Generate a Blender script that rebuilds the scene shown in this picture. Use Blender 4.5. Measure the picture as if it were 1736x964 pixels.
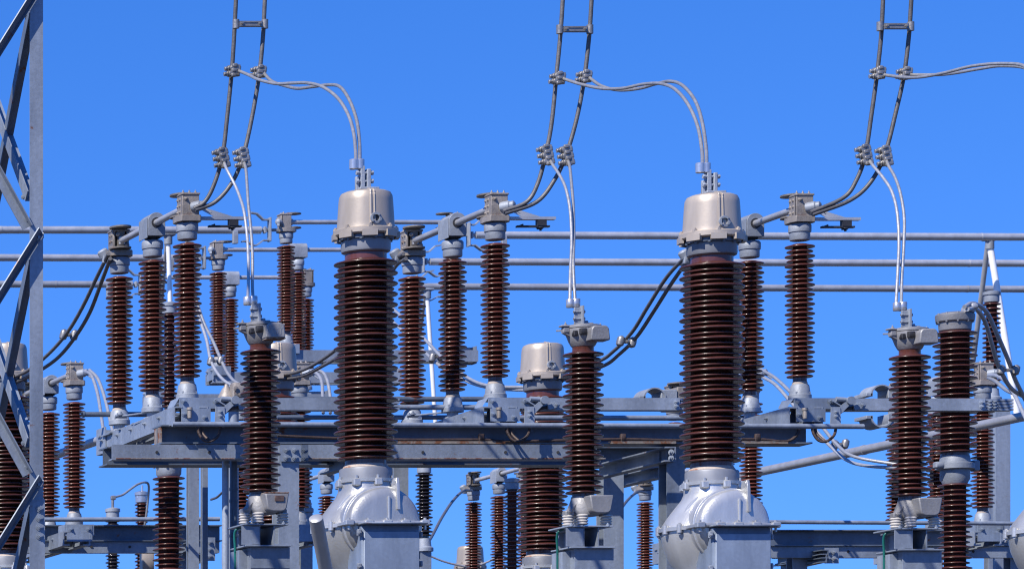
import bpy, math, random
from mathutils import Vector as V, Matrix
random.seed(7)
S = bpy.context.scene
COL = S.collection
for o in list(bpy.data.objects):
    bpy.data.objects.remove(o)

# ---------------------------------------------------------------- camera, sky, sun, exposure
FPX, IW, IH = 7000.0, 1736.0, 964.0          # long lens, in photograph pixels
CX, HY, CZ = -2000.0, 1550.0, 1.7            # principal column, horizon row, eye height
cam = bpy.data.cameras.new("camera"); co = bpy.data.objects.new("camera", cam); COL.objects.link(co)
co.location = (0, 0, CZ); co.rotation_euler = (math.radians(90), 0, 0)
cam.sensor_width = 36; cam.sensor_fit = 'HORIZONTAL'
cam.lens = FPX / IW * 36
cam.shift_x = (IW / 2 - CX) / IW; cam.shift_y = (HY - IH / 2) / IW
cam.dof.use_dof = True; cam.dof.focus_distance = 31.5; cam.dof.aperture_fstop = 10
cam.clip_start = 1; cam.clip_end = 20000
S.camera = co

SUN_AZ, SUN_EL = math.radians(57), math.radians(45)   # from the left, behind the camera
sun_dir = V((-math.sin(SUN_AZ) * math.cos(SUN_EL), -math.cos(SUN_AZ) * math.cos(SUN_EL), math.sin(SUN_EL)))
w = bpy.data.worlds.new("World"); S.world = w; w.use_nodes = True
nt = w.node_tree; nt.nodes.clear()
sky = nt.nodes.new('ShaderNodeTexSky'); sky.sky_type = 'NISHITA'; sky.sun_disc = False
sky.sun_elevation = SUN_EL
sky.sun_rotation = math.atan2(sun_dir.x, sun_dir.y)
sky.altitude = 0; sky.air_density = 1.0; sky.dust_density = 0.0; sky.ozone_density = 4.0
tc = nt.nodes.new('ShaderNodeTexCoord')
# clear dry air: look a little higher into the sky dome so the low band is not milky
ma = nt.nodes.new('ShaderNodeMapping'); ma.vector_type = 'POINT'
ma.inputs['Location'].default_value = (0, 0, 0.19); ma.inputs['Scale'].default_value = (1, 1, 1.4)
hs = nt.nodes.new('ShaderNodeHueSaturation'); hs.inputs['Saturation'].default_value = 1.31; hs.inputs['Hue'].default_value = .516; hs.inputs['Value'].default_value = 1.3
bg = nt.nodes.new('ShaderNodeBackground'); bg.inputs['Strength'].default_value = 0.14
wo = nt.nodes.new('ShaderNodeOutputWorld')
nt.links.new(tc.outputs['Generated'], ma.inputs[0]); nt.links.new(ma.outputs[0], sky.inputs[0])
nt.links.new(sky.outputs[0], hs.inputs['Color']); nt.links.new(hs.outputs[0], bg.inputs[0]); nt.links.new(bg.outputs[0], wo.inputs[0])
sl = bpy.data.lights.new("sun", 'SUN'); so = bpy.data.objects.new("sun", sl); COL.objects.link(so)
sl.energy = 4.9; sl.angle = math.radians(0.5); sl.color = (1.0, 0.95, 0.87)
so.rotation_euler = sun_dir.to_track_quat('Z', 'Y').to_euler(); so.location = (0, -20, 40)
S.view_settings.view_transform = 'Standard'; S.view_settings.look = 'None'
S.view_settings.exposure = 0.5; S.view_settings.gamma = 1.0; S.view_settings.use_curve_mapping = False
S.cycles.max_bounces = 6
S.cycles.pixel_filter_type = 'BLACKMAN_HARRIS'; S.cycles.filter_width = 1.15

# ---------------------------------------------------------------- materials
def mat(name, col, rough=.5, metal=0.0, var=.12, vscale=6.0, rust=0.0, spangle=0.0, bump=0.0, spec=.5, coat=0.0, streak=False, rustcol=(.16, .06, .025)):
    if max(col) > .2: col = tuple(c * .76 for c in col)
    m = bpy.data.materials.new(name); m.use_nodes = True
    n = m.node_tree; L = n.links; b = n.nodes['Principled BSDF']
    b.inputs['Roughness'].default_value = rough; b.inputs['Metallic'].default_value = metal
    b.inputs['Specular IOR Level'].default_value = spec
    if coat: b.inputs['Coat Weight'].default_value = coat; b.inputs['Coat Roughness'].default_value = .08
    t = n.nodes.new('ShaderNodeTexCoord')
    mp = n.nodes.new('ShaderNodeMapping'); L.new(t.outputs['Object'], mp.inputs[0])
    if streak: mp.inputs['Scale'].default_value = (1, 1, .18)
    ns = n.nodes.new('ShaderNodeTexNoise'); ns.inputs['Scale'].default_value = vscale; ns.inputs['Detail'].default_value = 6; ns.inputs['Roughness'].default_value = .65
    L.new(mp.outputs[0], ns.inputs['Vector'])
    mr = n.nodes.new('ShaderNodeMapRange'); mr.inputs['From Min'].default_value = .3; mr.inputs['From Max'].default_value = .7
    mr.inputs['To Min'].default_value = 1 - var; mr.inputs['To Max'].default_value = 1 + var
    L.new(ns.outputs[0], mr.inputs[0])
    src = mr.outputs[0]
    if spangle:
        vo = n.nodes.new('ShaderNodeTexVoronoi'); vo.inputs['Scale'].default_value = 45; L.new(t.outputs['Object'], vo.inputs['Vector'])
        sp = n.nodes.new('ShaderNodeSeparateColor'); L.new(vo.outputs['Color'], sp.inputs[0])
        m2 = n.nodes.new('ShaderNodeMapRange'); m2.inputs['To Min'].default_value = 1 - spangle; m2.inputs['To Max'].default_value = 1 + spangle
        L.new(sp.outputs[0], m2.inputs[0])
        mu = n.nodes.new('ShaderNodeMath'); mu.operation = 'MULTIPLY'; L.new(src, mu.inputs[0]); L.new(m2.outputs[0], mu.inputs[1]); src = mu.outputs[0]
    oi = n.nodes.new('ShaderNodeObjectInfo'); m3 = n.nodes.new('ShaderNodeMapRange'); m3.inputs['To Min'].default_value = .84; m3.inputs['To Max'].default_value = 1.16
    L.new(oi.outputs['Random'], m3.inputs[0]); mu2 = n.nodes.new('ShaderNodeMath'); mu2.operation = 'MULTIPLY'; L.new(src, mu2.inputs[0]); L.new(m3.outputs[0], mu2.inputs[1]); src = mu2.outputs[0]
    vm = n.nodes.new('ShaderNodeVectorMath'); vm.operation = 'SCALE'; vm.inputs[0].default_value = col
    L.new(src, vm.inputs['Scale']); cout = vm.outputs[0]
    if rust:
        n2 = n.nodes.new('ShaderNodeTexNoise'); n2.inputs['Scale'].default_value = 9; n2.inputs['Detail'].default_value = 8; n2.inputs['Roughness'].default_value = .7
        L.new(t.outputs['Object'], n2.inputs['Vector'])
        r2 = n.nodes.new('ShaderNodeMapRange'); r2.inputs['From Min'].default_value = .74 - rust; r2.inputs['From Max'].default_value = .82 - rust
        L.new(n2.outputs[0], r2.inputs[0])
        mx = n.nodes.new('ShaderNodeMix'); mx.data_type = 'RGBA'; mx.inputs['B'].default_value = (*rustcol, 1)
        L.new(r2.outputs[0], mx.inputs['Factor']); L.new(cout, mx.inputs['A']); cout = mx.outputs['Result']
    L.new(cout, b.inputs['Base Color'])
    rr = n.nodes.new('ShaderNodeMapRange'); rr.inputs['To Min'].default_value = max(.04, rough * .75); rr.inputs['To Max'].default_value = min(1, rough * 1.25)
    L.new(ns.outputs[0], rr.inputs[0]); L.new(rr.outputs[0], b.inputs['Roughness'])
    if bump:
        bp = n.nodes.new('ShaderNodeBump'); bp.inputs['Strength'].default_value = bump; bp.inputs['Distance'].default_value = .01
        n3 = n.nodes.new('ShaderNodeTexNoise'); n3.inputs['Scale'].default_value = 60; n3.inputs['Detail'].default_value = 4; L.new(t.outputs['Object'], n3.inputs['Vector'])
        L.new(n3.outputs[0], bp.inputs['Height']); L.new(bp.outputs[0], b.inputs['Normal'])
    return m

M = dict(
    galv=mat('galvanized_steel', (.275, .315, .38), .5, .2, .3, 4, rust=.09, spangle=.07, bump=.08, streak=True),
    galv_shade=mat('shade_toned_weathered_steel', (.11, .135, .175), .5, .25, .2, 5, rust=.13, spangle=.06, bump=.1, streak=True),  # darker galv copy: shade on braces and beams put into the colour, plus rust
    galv_blue=mat('painted_cabinet_steel', (.255, .305, .39), .42, .15, .28, 5, spangle=.05, bump=.05, streak=True),
    rustyflange=mat('rusty_steel', (.29, .25, .22), .7, .1, .3, 8, rust=.26, bump=.2),
    brown=mat('brown_porcelain', (.10, .030, .019), .27, 0, .3, 9, spec=.55, coat=.12),
    dkbrown=mat('dark_brown_porcelain', (.062, .021, .016), .27, 0, .32, 10, spec=.5, coat=.06),
    greyporc=mat('charcoal_porcelain', (.022, .018, .02), .16, 0, .2, 14, spec=.6, coat=.3),
    cap=mat('cast_cap_grey', (.31, .34, .39), .55, .15, .2, 9, rust=.07, bump=.2),
    casting=mat('weathered_casting', (.34, .30, .265), .55, .3, .22, 10, rust=.14, bump=.25),
    casting_dk=mat('stained_casting', (.17, .15, .13), .6, .3, .25, 10, rust=.16, bump=.25),
    greycast=mat('dark_grey_casting', (.29, .285, .29), .5, .25, .18, 9, rust=.07, bump=.2),
    beige=mat('beige_metallic_paint', (.48, .41, .34), .44, .3, .2, 3, bump=.05, rust=.05, streak=True),
    silver=mat('aluminium_paint', (.56, .56, .555), .36, .55, .2, 4, bump=.14, streak=True, rust=.03),
    collar=mat('grey_gasket_ring', (.24, .25, .28), .5, .2, .1, 8, rust=.03),
    alu=mat('bright_aluminium', (.66, .66, .68), .3, .7, .12, 12, bump=.05),
    alu_dull=mat('dull_aluminium_tube', (.54, .54, .55), .42, .45, .14, 7, rust=.03, bump=.05),
    cable=mat('weathered_conductor', (.12, .115, .115), .55, .35, .25, 20, bump=.2),
    cable_lt=mat('bright_stranded_conductor', (.60, .59, .57), .38, .6, .15, 25, bump=.15),
    cable_md=mat('grey_stranded_conductor', (.44, .43, .42), .45, .5, .18, 25, bump=.15),
    clamp=mat('cast_clamp', (.34, .325, .31), .42, .55, .2, 18, bump=.2, rust=.06),
    dark=mat('dark_steel', (.035, .034, .036), .5, .3, .3, 10, rust=.1),
    white=mat('white_glazed_ceramic', (.62, .58, .53), .25, 0, .1, 12, rust=.05, coat=.2),
    cement=mat('cement_joint', (.5, .42, .36), .8, 0, .2, 25, rust=.2, rustcol=(.28, .09, .03)),
    plate=mat('corroded_nameplate', (.12, .075, .06), .5, .3, .4, 30),
    braid=mat('tarnished_copper_braid', (.055, .037, .033), .55, .3, .35, 30, bump=.3),
    jump=mat('grey_jumper_conductor', (.42, .43, .45), .45, .4, .15, 20, bump=.15),
    green=mat('green_insulation', (.006, .10, .085), .4, 0, .15, 8),
    white_steel=mat('white_painted_tube', (1.0, .98, .95), .3, .1, .06, 6),
    darkgrey=mat('shaded_section_paint', (.20, .215, .25), .5, .2, .15, 5, rust=.04, spangle=.05),
)

# ---------------------------------------------------------------- geometry helpers (world coordinates)
def Q(px, py, Y):
    """point of the place seen at photograph pixel (px, py) from the camera at ground distance Y"""
    k = FPX / Y
    return V(((px - CX) / k, Y, CZ + (HY - py) / k))
def K(k): return FPX / k

class MB:
    def __init__(s): s.v = []; s.f = []
    def add(s, vs, fs):
        n = len(s.v); s.v += [V(a) for a in vs]; s.f += [tuple(i + n for i in f) for f in fs]; return s
    def frame(s, a, b, up=(0, 0, 1)):
        d = (b - a).normalized(); up = V(up)
        if abs(d.dot(up)) > .98: up = V((0, 1, 0)) if abs(d.y) < .9 else V((1, 0, 0))
        sd = d.cross(up).normalized(); u = sd.cross(d).normalized()
        return d, sd, u
    def prism(s, a, b, poly, up=(0, 0, 1)):
        """extrude a 2-D outline (side, up) from a to b"""
        a, b = V(a), V(b); d, sd, u = s.frame(a, b, up); n = len(poly)
        vs = [p + sd * x + u * y for p in (a, b) for x, y in poly]
        fs = [(i, (i + 1) % n, n + (i + 1) % n, n + i) for i in range(n)] + [tuple(range(n))[::-1], tuple(range(n, 2 * n))]
        return s.add(vs, fs)
    def bar(s, a, b, w, h, up=(0, 0, 1)):
        return s.prism(a, b, [(-w / 2, -h / 2), (w / 2, -h / 2), (w / 2, h / 2), (-w / 2, h / 2)], up)
    def box(s, c, sx, sy, sz, ch=0.0):
        x, y, z = c
        if ch <= 0:
            vs = [(x + i * sx / 2, y + j * sy / 2, z + k * sz / 2) for i in (-1, 1) for j in (-1, 1) for k in (-1, 1)]
            return s.add(vs, [(0, 1, 3, 2), (4, 6, 7, 5), (0, 4, 5, 1), (2, 3, 7, 6), (0, 2, 6, 4), (1, 5, 7, 3)])
        hx, hy = sx / 2, sy / 2
        poly = [(-hx + ch, -hy), (hx - ch, -hy), (hx, -hy + ch), (hx, hy - ch), (hx - ch, hy), (-hx + ch, hy), (-hx, hy - ch), (-hx, -hy + ch)]
        lv = []
        for zz, q in ((-sz / 2, 1), (-sz / 2 + ch, 0), (sz / 2 - ch, 0), (sz / 2, 1)):
            f = 1 - q * ch / max(hx, hy)
            lv += [(x + px * f, y + py * f, z + zz) for px, py in poly]
        fs = [(r * 8 + i, r * 8 + (i + 1) % 8, r * 8 + 8 + (i + 1) % 8, r * 8 + 8 + i) for r in range(3) for i in range(8)]
        return s.add(lv, fs + [tuple(range(8))[::-1], tuple(range(24, 32))])
    def ibeam(s, a, b, h, w, tf=.014, tw=.01, up=(0, 0, 1)):
        H, W, t = h / 2, w / 2, tw / 2
        return s.prism(a, b, [(-W, -H), (W, -H), (W, -H + tf), (t, -H + tf), (t, H - tf), (W, H - tf), (W, H), (-W, H), (-W, H - tf), (-t, H - tf), (-t, -H + tf), (-W, -H + tf)], up)
    def channel(s, a, b, h, w, t=.012, side=1, up=(0, 0, 1)):
        H = h / 2
        p = [(0, -H), (w, -H), (w, -H + t), (t, -H + t), (t, H - t), (w, H - t), (w, H), (0, H)]
        p = [(x * side, y) for x, y in p]
        return s.prism(a, b, p if side > 0 else p[::-1], up)
    def angle(s, a, b, w, t=.009, up=(0, 0, 1), sx=1, sy=1):
        p = [(0, 0), (w, 0), (w, t), (t, t), (t, w), (0, w)]
        p = [(x * sx, y * sy) for x, y in p]
        return s.prism(a, b, p if sx * sy > 0 else p[::-1], up)
    def tube(s, a, b, r, r2=None, n=16):
        a, b = V(a), V(b); d, sd, u = s.frame(a, b); r2 = r if r2 is None else r2
        vs = [p + (sd * math.cos(t) + u * math.sin(t)) * rr for p, rr in ((a, r), (b, r2)) for t in [2 * math.pi * i / n for i in range(n)]]
        return s.add(vs, [(i, (i + 1) % n, n + (i + 1) % n, n + i) for i in range(n)] + [tuple(range(n))[::-1], tuple(range(n, 2 * n))])
    def lathe(s, c, prof, n=32, axis=(0, 0, 1), caps=True):
        """prof: (radius, height along the axis) from bottom to top"""
        c = V(c); ax = V(axis).normalized(); q = V((0, 0, 1)).rotation_difference(ax)
        X, Y = q @ V((1, 0, 0)), q @ V((0, 1, 0))
        vs = [c + ax * h + (X * math.cos(t) + Y * math.sin(t)) * max(r, 1e-4) for r, h in prof for t in [2 * math.pi * i / n for i in range(n)]]
        m = len(prof)
        fs = [(j * n + i, j * n + (i + 1) % n, j * n + n + (i + 1) % n, j * n + n + i) for j in range(m - 1) for i in range(n)]
        if caps: fs += [tuple(range(n))[::-1], tuple(range((m - 1) * n, m * n))]
        return s.add(vs, fs)
    def path(s, pts, r, n=10, sub=8, smooth=True):
        pts = [V(p) for p in pts]
        if smooth:
            P = [pts[0] * 2 - pts[1]] + pts + [pts[-1] * 2 - pts[-2]]; out = []
            for i in range(1, len(P) - 2):
                p0, p1, p2, p3 = P[i - 1:i + 3]
                for j in range(sub):
                    t = j / sub
                    out.append(.5 * ((2 * p1) + (p2 - p0) * t + (2 * p0 - 5 * p1 + 4 * p2 - p3) * t * t + (3 * p1 - p0 - 3 * p2 + p3) * t ** 3))
            pts = out + [pts[-1]]
        vs = []; fs = []; ref = None
        for i, p in enumerate(pts):
            d = (pts[min(i + 1, len(pts) - 1)] - pts[max(i - 1, 0)]).normalized()
            if ref is None:
                ref = d.orthogonal().normalized()
            ref = (ref - d * ref.dot(d)).normalized(); o = d.cross(ref)
            vs += [p + (ref * math.cos(2 * math.pi * k / n) + o * math.sin(2 * math.pi * k / n)) * r for k in range(n)]
        for i in range(len(pts) - 1):
            fs += [(i * n + k, i * n + (k + 1) % n, i * n + n + (k + 1) % n, i * n + n + k) for k in range(n)]
        return s.add(vs, fs + [tuple(range(n))[::-1], tuple(range((len(pts) - 1) * n, len(pts) * n))])
    def bolt(s, c, r=.016, axis=(0, -1, 0), h=.014):
        c = V(c); ax = V(axis)
        s.tube(c - ax * .002, c + ax * h * .35, r * 1.5, n=12); s.tube(c, c + ax * h, r, n=6); s.tube(c, c + ax * h * 1.9, r * .5, n=8)
        return s
    def build(s, name, material, parent=None, bevel=0.0, sharp=38):
        me = bpy.data.meshes.new(name)
        off = parent.matrix_off if hasattr(parent, 'matrix_off') else (WORLD.get(parent.name, V((0, 0, 0))) if parent else V((0, 0, 0)))
        me.from_pydata([tuple(a - off) for a in s.v], [], s.f); me.update()
        me.materials.append(material)
        me.polygons.foreach_set('use_smooth', [True] * len(me.polygons))
        me.set_sharp_from_angle(angle=math.radians(sharp))
        o = bpy.data.objects.new(name, me); COL.objects.link(o)
        if parent: o.parent = parent; WORLD[o.name] = off
        else: WORLD[o.name] = V((0, 0, 0))
        if bevel:
            bm = o.modifiers.new('edge', 'BEVEL'); bm.width = bevel; bm.segments = 2; bm.limit_method = 'ANGLE'; bm.angle_limit = math.radians(40)
        return o
WORLD = {}
def thing(name, label, cat, loc, group=None):
    o = bpy.data.objects.new(name, None); COL.objects.link(o); o.location = loc
    o['label'] = label; o['category'] = cat
    if group: o['group'] = group
    WORLD[o.name] = V(loc); o.empty_display_size = .2
    return o
def single(mb, name, material, label, cat, group=None, **kw):
    """a thing that is one mesh, its origin at its own middle"""
    c = sum(mb.v, V((0, 0, 0))) / len(mb.v)
    mb.v = [a - c for a in mb.v]
    o = mb.build(name, material, **kw); o.location = c
    o['label'] = label; o['category'] = cat
    if group: o['group'] = group
    return o
def dup(root, loc, label, rz=0, group=None, skip=()):
    r = root.copy(); COL.objects.link(r); r.location = loc; r.rotation_euler = (0, 0, rz); r['label'] = label
    if group: r['group'] = group
    for ch in list(root.children):
        if ch.name.split('.')[0] in skip: continue
        c = ch.copy(); COL.objects.link(c); c.parent = r
        for g in list(ch.children):
            d = g.copy(); COL.objects.link(d); d.parent = c
    return r

def shed_stack(c, z0, z1, npairs, R1, R2, core, neck=.03, t=.011, n=36, start_big_top=True):
    """porcelain column: alternating large and small sheds between heights z0 (lowest rim) and z1 (topmost rim)"""
    prof = [(core, z0 - neck)]
    cnt = npairs * 2 - (0 if R1 != R2 else 0)
    step = (z1 - z0) / (cnt - 1)
    for i in range(cnt):
        z = z0 + i * step
        big = ((cnt - 1 - i) % 2 == 0)
        R = R1 if big else R2; wd = R - core
        prof += [(core, z + .13 * wd), (core + .55 * wd, z + .07 * wd), (R - t * .8, z - t * .05), (R - t * .25, z + t * .08), (R, z + t * .45), (R - t * .12, z + t * .8), (R - t * .6, z + t * 1.08), (core + .4 * wd, z + t + .15 * wd), (core, z + t + .26 * wd)]
    prof.append((core, z1 + neck))
    return MB().lathe(c, prof, n)

# ---------------------------------------------------------------- ground
gm = bpy.data.materials.new('crushed_stone'); gm.use_nodes = True
n = gm.node_tree; b = n.nodes['Principled BSDF']; b.inputs['Roughness'].default_value = .95
t = n.nodes.new('ShaderNodeTexCoord'); vo = n.nodes.new('ShaderNodeTexVoronoi'); vo.inputs['Scale'].default_value = 14
no = n.nodes.new('ShaderNodeTexNoise'); no.inputs['Scale'].default_value = .35; no.inputs['Detail'].default_value = 5
n.links.new(t.outputs['Object'], vo.inputs['Vector']); n.links.new(t.outputs['Object'], no.inputs['Vector'])
sc_ = n.nodes.new('ShaderNodeSeparateColor'); n.links.new(vo.outputs['Color'], sc_.inputs[0])
ad = n.nodes.new('ShaderNodeMath'); ad.operation = 'ADD'; n.links.new(sc_.outputs[0], ad.inputs[0]); n.links.new(no.outputs[0], ad.inputs[1])
cr = n.nodes.new('ShaderNodeValToRGB'); cr.color_ramp.elements[0].color = (.035, .034, .03, 1); cr.color_ramp.elements[1].color = (.085, .08, .07, 1); cr.color_ramp.elements[1].position = 1.0
mr = n.nodes.new('ShaderNodeMath'); mr.operation = 'MULTIPLY'; mr.inputs[1].default_value = .55
n.links.new(ad.outputs[0], mr.inputs[0]); n.links.new(mr.outputs[0], cr.inputs[0]); n.links.new(cr.outputs[0], b.inputs['Base Color'])
g = MB().add([(-4000, -4000, 0), (4000, -4000, 0), (4000, 6000, 0), (-4000, 6000, 0)], [(0, 1, 2, 3)]).build('ground', gm)
g['kind'] = 'structure'
def cap_at(px, py, Y): return Q(px, py, Y)

# ---------------------------------------------------------------- disconnect switches (three porcelain posts on a base channel)
def make_switch(label, group, X, Y, zb, half=.875, full=True, core=.053):
    root = thing('disconnect_switch', label, 'disconnect switch', (X, Y, zb), group)
    P = lambda x, y, z: V((X + x, Y + y, zb + z))
    ys = (-half, 0.0, half)                       # front (towards the lens), middle, back
    for i, y in enumerate(ys):
        ins = shed_stack(P(0, y, 0), .18, 1.232, 14, .1135, .100, core, t=.0125).build('post_insulator', M['brown'], root, sharp=85)
        ped = MB().lathe(P(0, y, 0), [(.088, 0), (.088, .035), (.08, .042), (.07, .112), (.062, .122), (.05, .124)], 28)
        for a in range(4):
            t = math.pi / 4 + a * math.pi / 2
            ped.tube(P(.074 * math.cos(t), y + .074 * math.sin(t), .03), P(.074 * math.cos(t), y + .074 * math.sin(t), .058), .011, n=6)
        if i:
            ped.tube(P(0, y, -.10), P(0, y, 0), .045, n=20); ped.box(P(0, y, -.055), .12, .12, .03, .006)
        ped.build('pedestal', M['cap'], ins)
        MB().lathe(P(0, y, 0), [(.058, .122), (.057, .138), (.053, .146)], 24).build('cement_joint', M['cement'], ins)
        MB().lathe(P(0, y, 0), [(.060, 1.288), (.074, 1.292), (.077, 1.30), (.077, 1.352), (.085, 1.358), (.086, 1.372), (.086, 1.412), (.076, 1.425), (.03, 1.43)], 32).build('insulator_cap', M['cap'], ins)
    # jaw heads at both ends
    for y, s in ((-half, 1), (half, -1)):
        h = MB()
        h.prism(P(0, y, 1.43), P(0, y, 1.478), [(-.075, -.10), (.075, -.10), (.098, -.05), (.098, .06), (.06, .11), (-.06, .11), (-.098, .06), (-.098, -.05)], up=(0, 1, 0))
        h.box(P(-.058, y - s * .02, 1.565), .022, .13, .175, .004)
        h.box(P(.058, y - s * .02, 1.565), .022, .13, .175, .004)
        h.box(P(0, y - s * .075, 1.565), .138, .024, .18, .004)
        h.box(P(0, y - s * .02, 1.650), .15, .15, .018, .004)
        for bx in (-.05, 0, .05): h.bolt(P(bx, y - s * .05, 1.659), .011, (0, 0, 1))
        for bz in (1.51, 1.56, 1.61):
            h.bolt(P(-.069, y - s * .03, bz), .010, (-1, 0, 0), .007); h.bolt(P(-.069, y + s * .02, bz), .010, (-1, 0, 0), .007)
        h.bolt(P(-.04, y - .087, 1.61), .012); h.bolt(P(.04, y - .087, 1.52), .012)
        hd = h.build('jaw_head', M['casting'], root, bevel=.003)
        d = MB()
        for z in (1.484, 1.662):
            d.prism(P(-.02, y + s * .09, z), P(-.02, y + s * .09, z + .013), [(.088 * math.cos(q), .105 * math.sin(q)) for q in [2 * math.pi * j / 20 for j in range(20)]], up=(0, 1, 0))
        d.box(P(0, y + s * .03, 1.565), .06, .05, .15)
        d.build('guide_plate', M['casting_dk'], hd)
        tb = MB()
        if s > 0:
            tb.lathe(P(.03, y - .085, 1.545), [(.038, -.02), (.042, .0), (.042, .05), (.034, .06), (.034, .085), (.02, .095)], 24, axis=(.75, -.62, .1))
            tb.bar(P(.09, y - .13, 1.53), P(.145, y - .15, 1.485), .03, .012)
        else:
            tb.lathe(P(-.10, y + .10, 1.47), [(.03, -.03), (.045, -.02), (.045, .03), (.03, .045)], 20, axis=(-.5, 0, .85))
            tb.box(P(-.09, y + .08, 1.44), .06, .04, .10, .006)
        tb.build('terminal', M['cap'], hd)
    # middle hinge hood with the blade passing through it
    r = .072
    poly = [(-r, 1.452), (r, 1.452)] + [(r * math.cos(q), 1.573 + r * math.sin(q)) for q in [math.pi * j / 14 for j in range(15)]]
    hood = MB().prism(P(0, -.11, 0), P(0, .11, 0), poly)
    hood.prism(P(-r - .004, -.11, 0), P(-r - .004, .11, 0), [(-.003, 1.435), (.003, 1.435), (.003, 1.60), (-.003, 1.60)])
    hd = hood.build('hinge_hood', M['cap'], root, bevel=.004)
    MB().tube(P(0, 0, 1.42), P(0, 0, 1.46), .045, n=20).box(P(0, 0, 1.445), .1, .1, .014, .003).build('hinge_shaft', M['dark'], hd)
    MB().tube(P(0, -.114, 1.56), P(0, -.112, 1.56), .043, n=24).build('blade_opening', M['dark'], hd)
    bl = MB().tube(P(0, -half + .06, 1.56), P(0, half - .06, 1.56), .0275, n=20)
    bl.box(P(0, -half + .05, 1.56), .05, .07, .075, .008); bl.box(P(0, half - .05, 1.56), .05, .07, .075, .008)
    bl.build('switch_blade', M['alu_dull'], root)
    # base channel along the switch
    bc = MB()
    bc.channel(P(-.15, -half - .12, -.145), P(-.085, half + .28, -.145), .145, .07, .012, side=1)
    bc.channel(P(.13, -half - .12, -.145), P(.13, half + .28, -.145), .145, .07, .012, side=-1)
    for y in (-half + .35, -.16, .16, half - .35, half - .1, half + .2): bc.box(P(0, y, -.078), .24, .06, .014)
    for y in (0, half): bc.box(P(0, y, -.085), .25, .2, .012)
    bc.box(P(-.03, half + .29, -.12), .15, .012, .22); bc.box(P(-.10, half + .17, -.12), .012, .23, .22)
    for y in (-.6, -.2, .2, .6, half + .12):
        bc.bolt(P(-.15 + (y + half + .12) / (2 * half + .4) * .065 if y < half else -.107, y, -.12), .012, (-1, 0, 0))
    bc.build('base_channel', M['galv'], root)
    if not full:
        fb = MB().box(P(.02, -half, -.06), .30, .22, .118).box(P(.02, -half - .114, -.09), .26, .01, .17)
        fb.bolt(P(-.07, -half - .12, -.05)).bolt(P(.11, -half - .12, -.05))
        fb.build('mounting_bracket', M['galv_blue'], root)
        return root
    yf = -half
    mb = MB()
    mb.channel(P(-.10, yf - .115, -.045), P(.34, yf - .115, -.045), .088, .22, .012, side=-1)
    mb.box(P(.03, yf - .121, -.142), .235, .012, .105); mb.box(P(-.03, yf - .02, -.142), .012, .2, .1)
    mb.box(P(-.04, yf - .06, -.008), .05, .08, .012)
    for x, z in ((-.07, -.03), (-.135 + .065, -.135), (.19, -.03), (.10, -.16)): mb.bolt(P(x, yf - .128, z), .013)
    mb.add([P(-.10, yf - .115, 0), P(-.10, yf + .1, 0), P(-.13, yf + .1, -.06), P(-.13, yf - .02, -.088)], [(0, 1, 2, 3)])
    mb.build('mounting_bracket', M['galv_blue'], root)
    ob = MB().box(P(.88, yf - .06, -.052), 1.14, .10, .098)
    ob.bolt(P(.42, yf - .112, -.06), .015); ob.bolt(P(1.42, yf - .112, -.035), .012); ob.bolt(P(1.42, yf - .112, -.07), .012)
    for z in (-.015, -.04, -.065, -.09): ob.box(P(1.57, yf - .06, z), .23, .08, .017)
    for x in (1.49, 1.53):
        for z in (-.028, -.053, -.078): ob.bolt(P(x, yf - .102, z), .007)
    ob.build('outrigger_beam', M['galv'], root)
    # operating crank
    ck = MB()
    ck.tube(P(.33, yf - .17, -.028), P(.33, yf - .02, -.028), .022, n=20); ck.tube(P(.33, yf - .185, -.028), P(.33, yf - .155, -.028), .033, n=24)
    ck.bar(P(.33, yf - .15, -.028), P(.215, yf - .15, -.145), .014, .045, up=(0, -1, 0)) if False else ck.prism(P(.33, yf - .155, -.028), P(.215, yf - .155, -.145), [(-.022, -.006), (.022, -.006), (.022, .006), (-.022, .006)], up=(0, -1, 0))
    ck.prism(P(.21, yf - .17, -.13), P(.21, yf - .156, -.13), [(-.035, .05), (.035, .05), (.04, -.05), (.04, -.105), (-.04, -.105), (-.04, -.05)])
    for x, z in ((.21, -.12), (.21, -.155), (.185, -.232), (.235, -.232)): ck.bolt(P(x, yf - .17, z), .011)
    ck.bar(P(.18, yf - .13, -.02), P(.27, yf - .13, -.075), .05, .008); ck.bar(P(.19, yf - .13, -.03), P(.28, yf - .13, -.02), .04, .03)
    ck.tube(P(.22, yf - .15, -.015), P(.30, yf - .15, -.02), .02, n=14)
    ck.bar(P(.37, yf - .13, -.085), P(.45, yf - .13, -.06), .035, .04); ck.bolt(P(.44, yf - .14, -.06), .018)
    ck.build('operating_crank', M['galv'], root)
    MB().tube(P(-.03, yf - .15, -.10), P(-.03, yf - .15, -.17), .017, n=12).tube(P(-.03, yf - .15, -.085), P(-.03, yf - .15, -.105), .023, n=12).build('lock_pin', M['casting'], root)
    br = MB()
    for dx, dy in ((0, 0), (.04, .03)):
        br.path([P(.05 + dx, yf - .10 + dy, -.20), P(.055 + dx, yf - .11 + dy, -.28), P(.09 + dx, yf - .13, -.345), P(.145, yf - .15, -.355), P(.20, yf - .155, -.31), P(.225, yf - .14, -.24), P(.235, yf - .12, -.16), P(.30, yf - .12, -.10), P(.385, yf - .12, -.075)], .0115, 8, 6)
    br.build('grounding_braid', M['braid'], root)
    # arcing arm hung from the front head
    aa = MB()
    aa.bar(P(.09, yf - .02, 1.462), P(.475, yf - .02, 1.462), .05, .022)
    aa.prism(P(.13, yf + .035, 0), P(.13, yf + .041, 0), [(0, 1.54), (.035, 1.555), (.29, 1.475), (.12, 1.475)])
    aa.build('arcing_arm', M['alu_dull'], root)
    ab = MB()
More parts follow.
